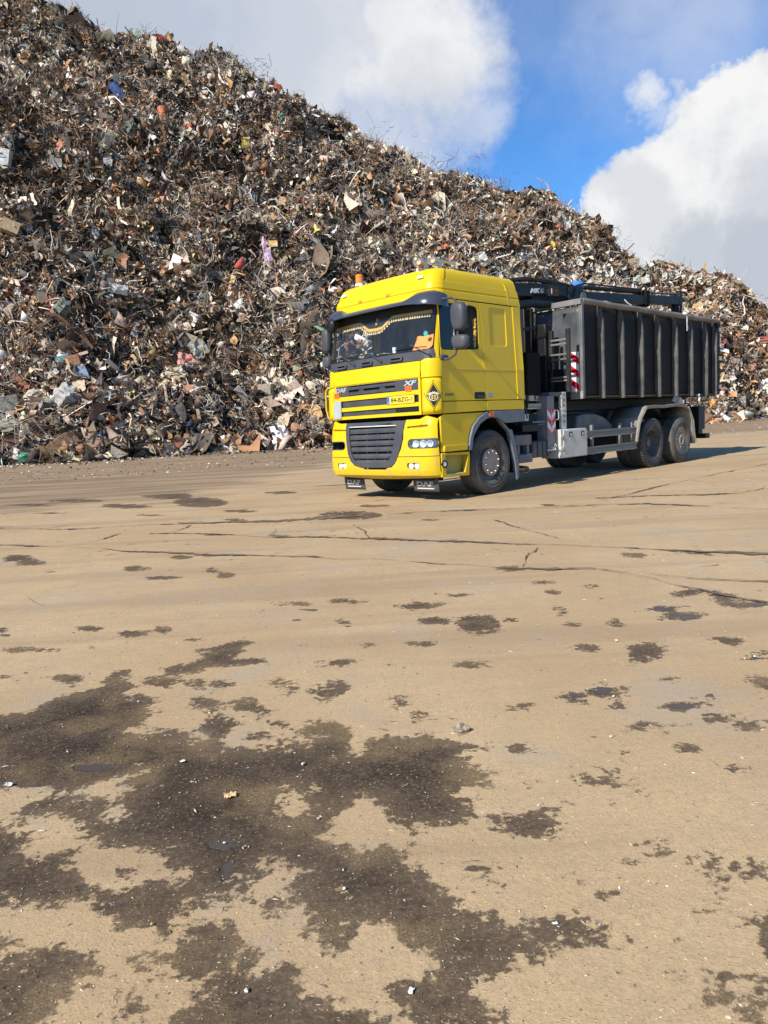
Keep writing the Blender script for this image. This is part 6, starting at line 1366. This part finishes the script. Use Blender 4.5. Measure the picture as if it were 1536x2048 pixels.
# larger nameless pieces: kinds shared by many, spread over the heap
KIND = [('scrap_sheet', 'sheet', 'bent pale metal sheet jutting from the shredded scrap of the heap', 'pale metal sheets in the heap', (.52, .48, .41), 1.0, .7, 62),
        ('crumpled_scrap', 'cloth', 'crumpled off white panel caught in the shredded scrap of the heap', 'off white panels in the heap', (.72, .70, .64), .8, .6, 48),
        ('scrap_plank', 'plank', 'splintered light brown plank jutting from the shredded scrap of the heap', 'planks in the heap', (.38, .29, .19), 1.5, .22, 44),
        ('scrap_pipe', 'pipe', 'bent grey pipe sticking out of the shredded scrap of the heap', 'bent pipes in the heap', (.30, .29, .27), 1.9, .25, 40),
        ('rusty_plate', 'sheet', 'rust brown plate lying on the shredded scrap of the heap', 'rust brown plates in the heap', (.27, .13, .07), .85, .6, 36),
        ('dark_bag', 'bag', 'black plastic clump sunk in the shredded scrap of the heap', 'black plastic clumps in the heap', (.025, .025, .028), .8, .6, 26)]
rg = random.Random(21); USED = set()
_nm = [it[6] for it in ITEMS]; LAND = [it[:6]+(it[6].replace('_', ' '),) for it in ITEMS if _nm.count(it[6]) == 1 and 'lump' not in it[6]]
for nm, kind, lab, grp, colr, w0, h0, cnt in KIND:
    ms = []
    for q in range(4):
        o = mk(nm, shape(kind, w0, h0, 300+q*7+len(nm)), hm('mat_'+nm, colr), None, smooth=25); ms.append(o)
    for q in range(cnt):
        o = ms[q] if q < 4 else ms[q % 4].copy()
        if q >= 4: C.objects.link(o)
        base_ = lab.split(' jutting')[0].split(' caught')[0].split(' sticking')[0].split(' lying')[0].split(' sunk')[0]
        for _try in range(60):
            px = rg.uniform(5, 1530); sk = np.interp(px, [a for a, _ in sky_px], [b_ for _, b_ in sky_px]); py = rg.uniform(sk+14, 900 if px < 650 else (560 if px < 1400 else 830)); s_ = rg.uniform(.55, 1.1)*(1.15 if py > 700 else .9)
            if 640 < px < 1050 and py > 525: continue
            lm = min(LAND, key=lambda it: (it[0]-px)**2+(it[1]-py)**2); dx, dy = px-lm[0], py-lm[1]
            rel = ('right of' if dx > 0 else 'left of') if abs(dx) > abs(dy) else ('below' if dy > 0 else 'above')
            far_ = 'well ' if math.hypot(dx, dy) > 75 else ('' if math.hypot(dx, dy) > 38 else 'just ')
            lb = '%s %s%s the %s in the heap' % (base_, far_, rel, lm[6])
            if lb in USED: lb = lb.replace(base_, ('large ' if s_ > .8 else 'small ')+base_)
            if lb not in USED: break
        USED.add(lb); p, dist = heap_hit(px, py, .3)
        o.matrix_world = frame_to_cam(p, rg.uniform(0, 6.28), rg.uniform(-.9, .5), rg.uniform(-.8, .8)) @ Matrix.Scale(s_, 4); tag(o, lb, 'scrap', grp)
# spill of fine scrap on the ground along the foot of the heap
n = 9500; az = np.radians(rng.uniform(-30, 30, n)); db = np.interp(az, AZB, DB); dd = db - np.abs(rng.normal(0, 1, n))**1.6*1.5+.3
dd[-2600:] = db[-2600:]*rng.uniform(.5, .98, 2600)
P0 = np.stack([dd*np.sin(az), dd*np.cos(az), .02+0*az], -1); Rm = rotmats(n); sc = np.exp(rng.normal(0, .5, n))*.13*np.where(db-dd < 1, 1.6, .8); sc[-2600:] *= .45; u = np.linspace(-.5, .5, 3); gx, gy = np.meshgrid(u, u)
V = np.stack([gx.ravel()[None]*sc[:, None], gy.ravel()[None]*sc[:, None]*.6, np.zeros((n, 9))], -1); V += rng.normal(0, .2, V.shape)*sc[:, None, None]; V = np.einsum('nij,nkj->nki', Rm, V)*np.array([1, 1, .5])+P0[:, None]; V[..., 2] = np.maximum(V[..., 2]+.03, .008)
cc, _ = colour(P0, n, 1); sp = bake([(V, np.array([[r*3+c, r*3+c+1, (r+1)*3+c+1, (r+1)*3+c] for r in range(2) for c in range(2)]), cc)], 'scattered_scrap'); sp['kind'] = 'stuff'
tag(sp, 'fine scrap scattered over the ground along the foot of the heap', 'litter')
# ------------------------------------------------------------------ litter on the yard
def on_ground(px, py, z=.0): return Vector(gnd(px, py, z))
def pebble(w, h, t, seed, sub=2):
    bm = BM(); bmesh.ops.create_icosphere(bm, subdivisions=sub, radius=1); r = random.Random(seed)
    for v in bm.verts:
        q = 1+.16*math.sin(v.co.x*4.1+seed)*math.cos(v.co.y*5.3+seed*2)+.09*math.sin(v.co.z*9+seed)+r.uniform(-.04, .04)
        v.co = Vector((v.co.x*q*w/2, v.co.y*q*h/2, max(-.25, v.co.z)*q*t))
    return bm
STONE = mat('crusted_stone', (.33, .25, .165), .85, var=.45, vscale=30, bump=1.0, bscale=60)
bm = pebble(.075, .058, .026, 5, 3); o = mk('stone', bm, STONE, None, smooth=25); o.location = on_ground(921, 1464); o.location.z = .008; o.rotation_euler = (0, 0, .7); tag(o, 'flat muddy stone at the top edge of the large wet patch', 'stone')
bm = sheetmesh(.042, .024, 8, 5, .004, 44, .001); o = mk('yellow_husk', bm, mat('husk_yellow', (.72, .48, .22), .6), None, smooth=30); o.location = on_ground(461, 1595); o.location.z = .010; o.rotation_euler = (.25, .15, .5); tag(o, 'curled yellow peel lying in the middle of the large wet patch', 'peel')
LIT = [(365,1526,.030,'shred','thin clear plastic shred upright in the wet patch above the yellow peel',(.62,.64,.62)),(606,1531,.026,'fragment','small cream fragment on the wet silt right of the plastic shred',(.66,.64,.50)),(18,1573,.050,'foil_scrap','shiny crumpled foil scrap at the left edge of the wet patch',(.66,.66,.66)),(689,1781,.016,'chip','tiny bright white chip on the wet lobe in the lower middle',(.85,.85,.82)),(493,1986,.020,'broken_shard','pale angular shard near the bottom centre of the yard',(.66,.6,.5)),(1110,1852,.022,'plastic_chip','white plastic chip on the right hand wet lobe',(.78,.77,.78)),(1199,1854,.014,'mauve_chip','small mauve chip beside the white plastic chip',(.45,.36,.33)),(1509,1315,.02,'white_bead','white bead lying in the small puddle at the right edge',(.82,.82,.8)),(1227,1395,.022,'white_pebble','white pebble in the small puddle right of centre',(.80,.77,.68)),(1233,1283,.028,'pale_clod','pale flat clod between the two round wet spots',(.60,.50,.38)),(1222,1476,.018,'cream_chip','cream chip on a small damp spot right of the stone',(.72,.68,.6)),(1239,1780,.014,'grey_chip','light grey chip on the dry ground at lower right',(.66,.66,.64)),(1077,1614,.012,'silt_chip','tiny pale chip in the oval wet spot',(.72,.66,.55)),(823,1987,.028,'paper_scrap','long white paper scrap on the bottom wet patch',(.74,.68,.6)),(419,1428,.018,'light_stone','small light stone on the upper finger of the wet patch',(.62,.56,.5)),(277,1405,.018,'pale_stone','small pale stone on the upper left wet patch',(.66,.6,.54)),(135,1506,.013,'round_bead','tiny round white bead on the left of the wet patch',(.8,.78,.72)),(449,1689,.014,'grit_chip','pale chip beside the dark rill in the wet patch',(.74,.68,.6)),(304,1852,.014,'orange_chip','small orange chip in the lower left wet patch',(.68,.40,.16)),(1457,2040,.02,'amber_stone','amber stone at the bottom right corner of the yard',(.55,.42,.28)),(637,1640,.018,'flat_chip','flat pale chip on the wet edge right of the yellow peel',(.52,.5,.44))]
for k, (px, py, s_, nm, lab, colr) in enumerate(LIT):
    s_ *= .62; bm = sheetmesh(s_, s_*.55, 6, 4, s_*.12, 60+k, .0008) if k in (0, 2, 5, 13) else pebble(s_, s_*.7, s_*.35, k+3, 2)
    if k in (0, 2, 5, 13):
        for v in bm.verts: v.co.z = v.co.z+s_*.1
    o = mk(nm, bm, mat('litter_'+nm, colr, .5, var=.15, vscale=80), None, smooth=30); p = on_ground(px, py); o.location = (p.x, p.y, .006); o.rotation_euler = (0, 0, k*1.3); tag(o, lab, nm.replace('_', ' ').split()[-1])
# grit and splinters lying all over the yard
n = 9000; yy = 1.3+rng.random(n)**1.7*11; xx = (rng.random(n)-.5)*2*(.62*yy+.35); s_ = np.exp(rng.normal(0, .4, n).clip(-1, .8))*.0021*(1+yy*.12)
B = np.array([(1, 0, 0), (-1, 0, 0), (0, 1, 0), (0, -1, 0), (0, 0, 1), (0, 0, -.3)], float); asp = np.stack([s_*np.exp(rng.normal(0, .5, n)), s_*.6, s_*.55], -1); Rz = rng.uniform(0, 6.28, n)
V = B[None]*asp[:, None]*rng.uniform(.7, 1.3, (n, 6, 1)); cx, sx = np.cos(Rz)[:, None], np.sin(Rz)[:, None]; V = np.stack([V[..., 0]*cx-V[..., 1]*sx, V[..., 0]*sx+V[..., 1]*cx, V[..., 2]], -1)
zg = .0035*fbm(np.stack([xx*.9, yy*.9, xx*0], 1), 3, 5); V += np.stack([xx, yy, zg+.0005], -1)[:, None]
F = np.array([(0, 2, 4, 4), (2, 1, 4, 4), (1, 3, 4, 4), (3, 0, 4, 4)])[:, :3]
pg = np.array([(.52,.42,.29),(.36,.28,.19),(.62,.55,.44),(.12,.09,.07),(.20,.15,.11),(.50,.33,.15),(.75,.72,.66)])[rng.choice(7, n, p=[.28,.24,.06,.20,.15,.07,0])]
me = mesh_from('grit', V.reshape(-1, 3), (F[None]+np.arange(n)[:, None, None]*6).reshape(-1, 3), 3, np.repeat(pg, 6, 0)); me.materials.append(SM); o = bpy.data.objects.new('grit', me); C.objects.link(o); o['kind'] = 'stuff'; tag(o, 'fine grit and splinters strewn over the yard', 'grit')
# ------------------------------------------------------------------ scrap lying on and hanging from the truck
def on_truck(nm, kind, w, h, seed, x, y, z, rot, m, lab, cat, grp=None):
    o = mk(nm, shape(kind, w, h, seed), m, None, smooth=25); o.location = tp(x, y, z); o.rotation_euler = (rot[0], rot[1], rot[2]+YAW); tag(o, lab, cat, grp); return o
bm = BM(); V = []
for i in range(7):
    wq = .012+.030*(i/6)**.8 if i < 6 else .03; V.append((bm.verts.new((-wq*.7, .004*math.sin(i), -.34*i/6)), bm.verts.new((wq, .006*math.cos(i*2), -.34*i/6))))
for a, b_ in zip(V, V[1:]): bm.faces.new((a[0], a[1], b_[1], b_[0]))
r_ = bmesh.ops.extrude_face_region(bm, geom=bm.faces[:])
for v in r_['geom']:
    if isinstance(v, bmesh.types.BMVert): v.co.y -= .006
o = mk('plastic_streamer', bm, mat('streamer_white', (.80, .80, .78), .5), None); o.location = tp(8.88, -.025, 3.36); o.rotation_euler = (0, 0, YAW); tag(o, 'narrow white plastic strip hanging over the container rim', 'plastic strip')
WS = hm('scrap_white', (.60, .60, .57)); DS = hm('scrap_dark', (.10, .09, .08)); GS = hm('scrap_grey', (.34, .33, .31))
on_truck('torn_rubber', 'sheet', .26, .20, 7, 6.42, .14, 3.44, (.9, .3, .4), GS, 'grey torn flap standing on the near container rim', 'flap')
on_truck('white_scrap', 'cloth', .34, .22, 8, 5.85, .22, 3.40, (.5, .2, .1), WS, 'white scrap showing above the front of the container rim', 'scrap')
on_truck('plastic_tangle', 'bag', .36, .26, 9, 8.72, .14, 1.44, (.3, .2, 0), WS, 'pale plastic tangle caught on the rear mudguard', 'plastic')
on_truck('strip_tangle', 'cloth', .40, .16, 10, 9.15, .12, 1.36, (.2, .1, .3), GS, 'flat grey shreds lying behind the pale tangle on the mudguard', 'shreds')
on_truck('hanging_strip', 'pipe', .20, .05, 11, 9.62, .03, 1.46, (0, 1.5, 0), WS, 'thin white strip dangling below the container near its tail', 'strip')
# what fills the container, just below and above the rim
n = 2600; X_ = rng.uniform(X0+.1, X1-.2, n); Y_ = rng.uniform(.42, 2.05, n); hgt = 3.05+.10*fbm(np.stack([X_, Y_, X_*0], 1)/.7, 2, 4)+rng.uniform(0, .12, n)
P0 = np.stack([TX+X_*ct-Y_*st, TY+X_*st+Y_*ct, hgt], -1); Rm = rotmats(n); sc = np.exp(rng.normal(0, .4, n).clip(-1, .6))*.17
V = np.stack([gx.ravel()[None]*sc[:, None], gy.ravel()[None]*sc[:, None]*.6, np.zeros((n, 9))], -1); V += rng.normal(0, .18, V.shape)*sc[:, None, None]; V = np.einsum('nij,nkj->nki', Rm, V)+P0[:, None]
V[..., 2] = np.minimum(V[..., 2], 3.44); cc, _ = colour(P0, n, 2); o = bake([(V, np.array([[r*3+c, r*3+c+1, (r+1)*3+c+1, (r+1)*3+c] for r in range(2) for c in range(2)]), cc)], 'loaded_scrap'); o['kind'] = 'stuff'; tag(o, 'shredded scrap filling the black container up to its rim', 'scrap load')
print('TRIS', sum(sum(len(p.vertices)-2 for p in o.data.polygons) for o in bpy.data.objects if o.type == 'MESH' and len(o.data.polygons) > 3000), len(bpy.data.objects))
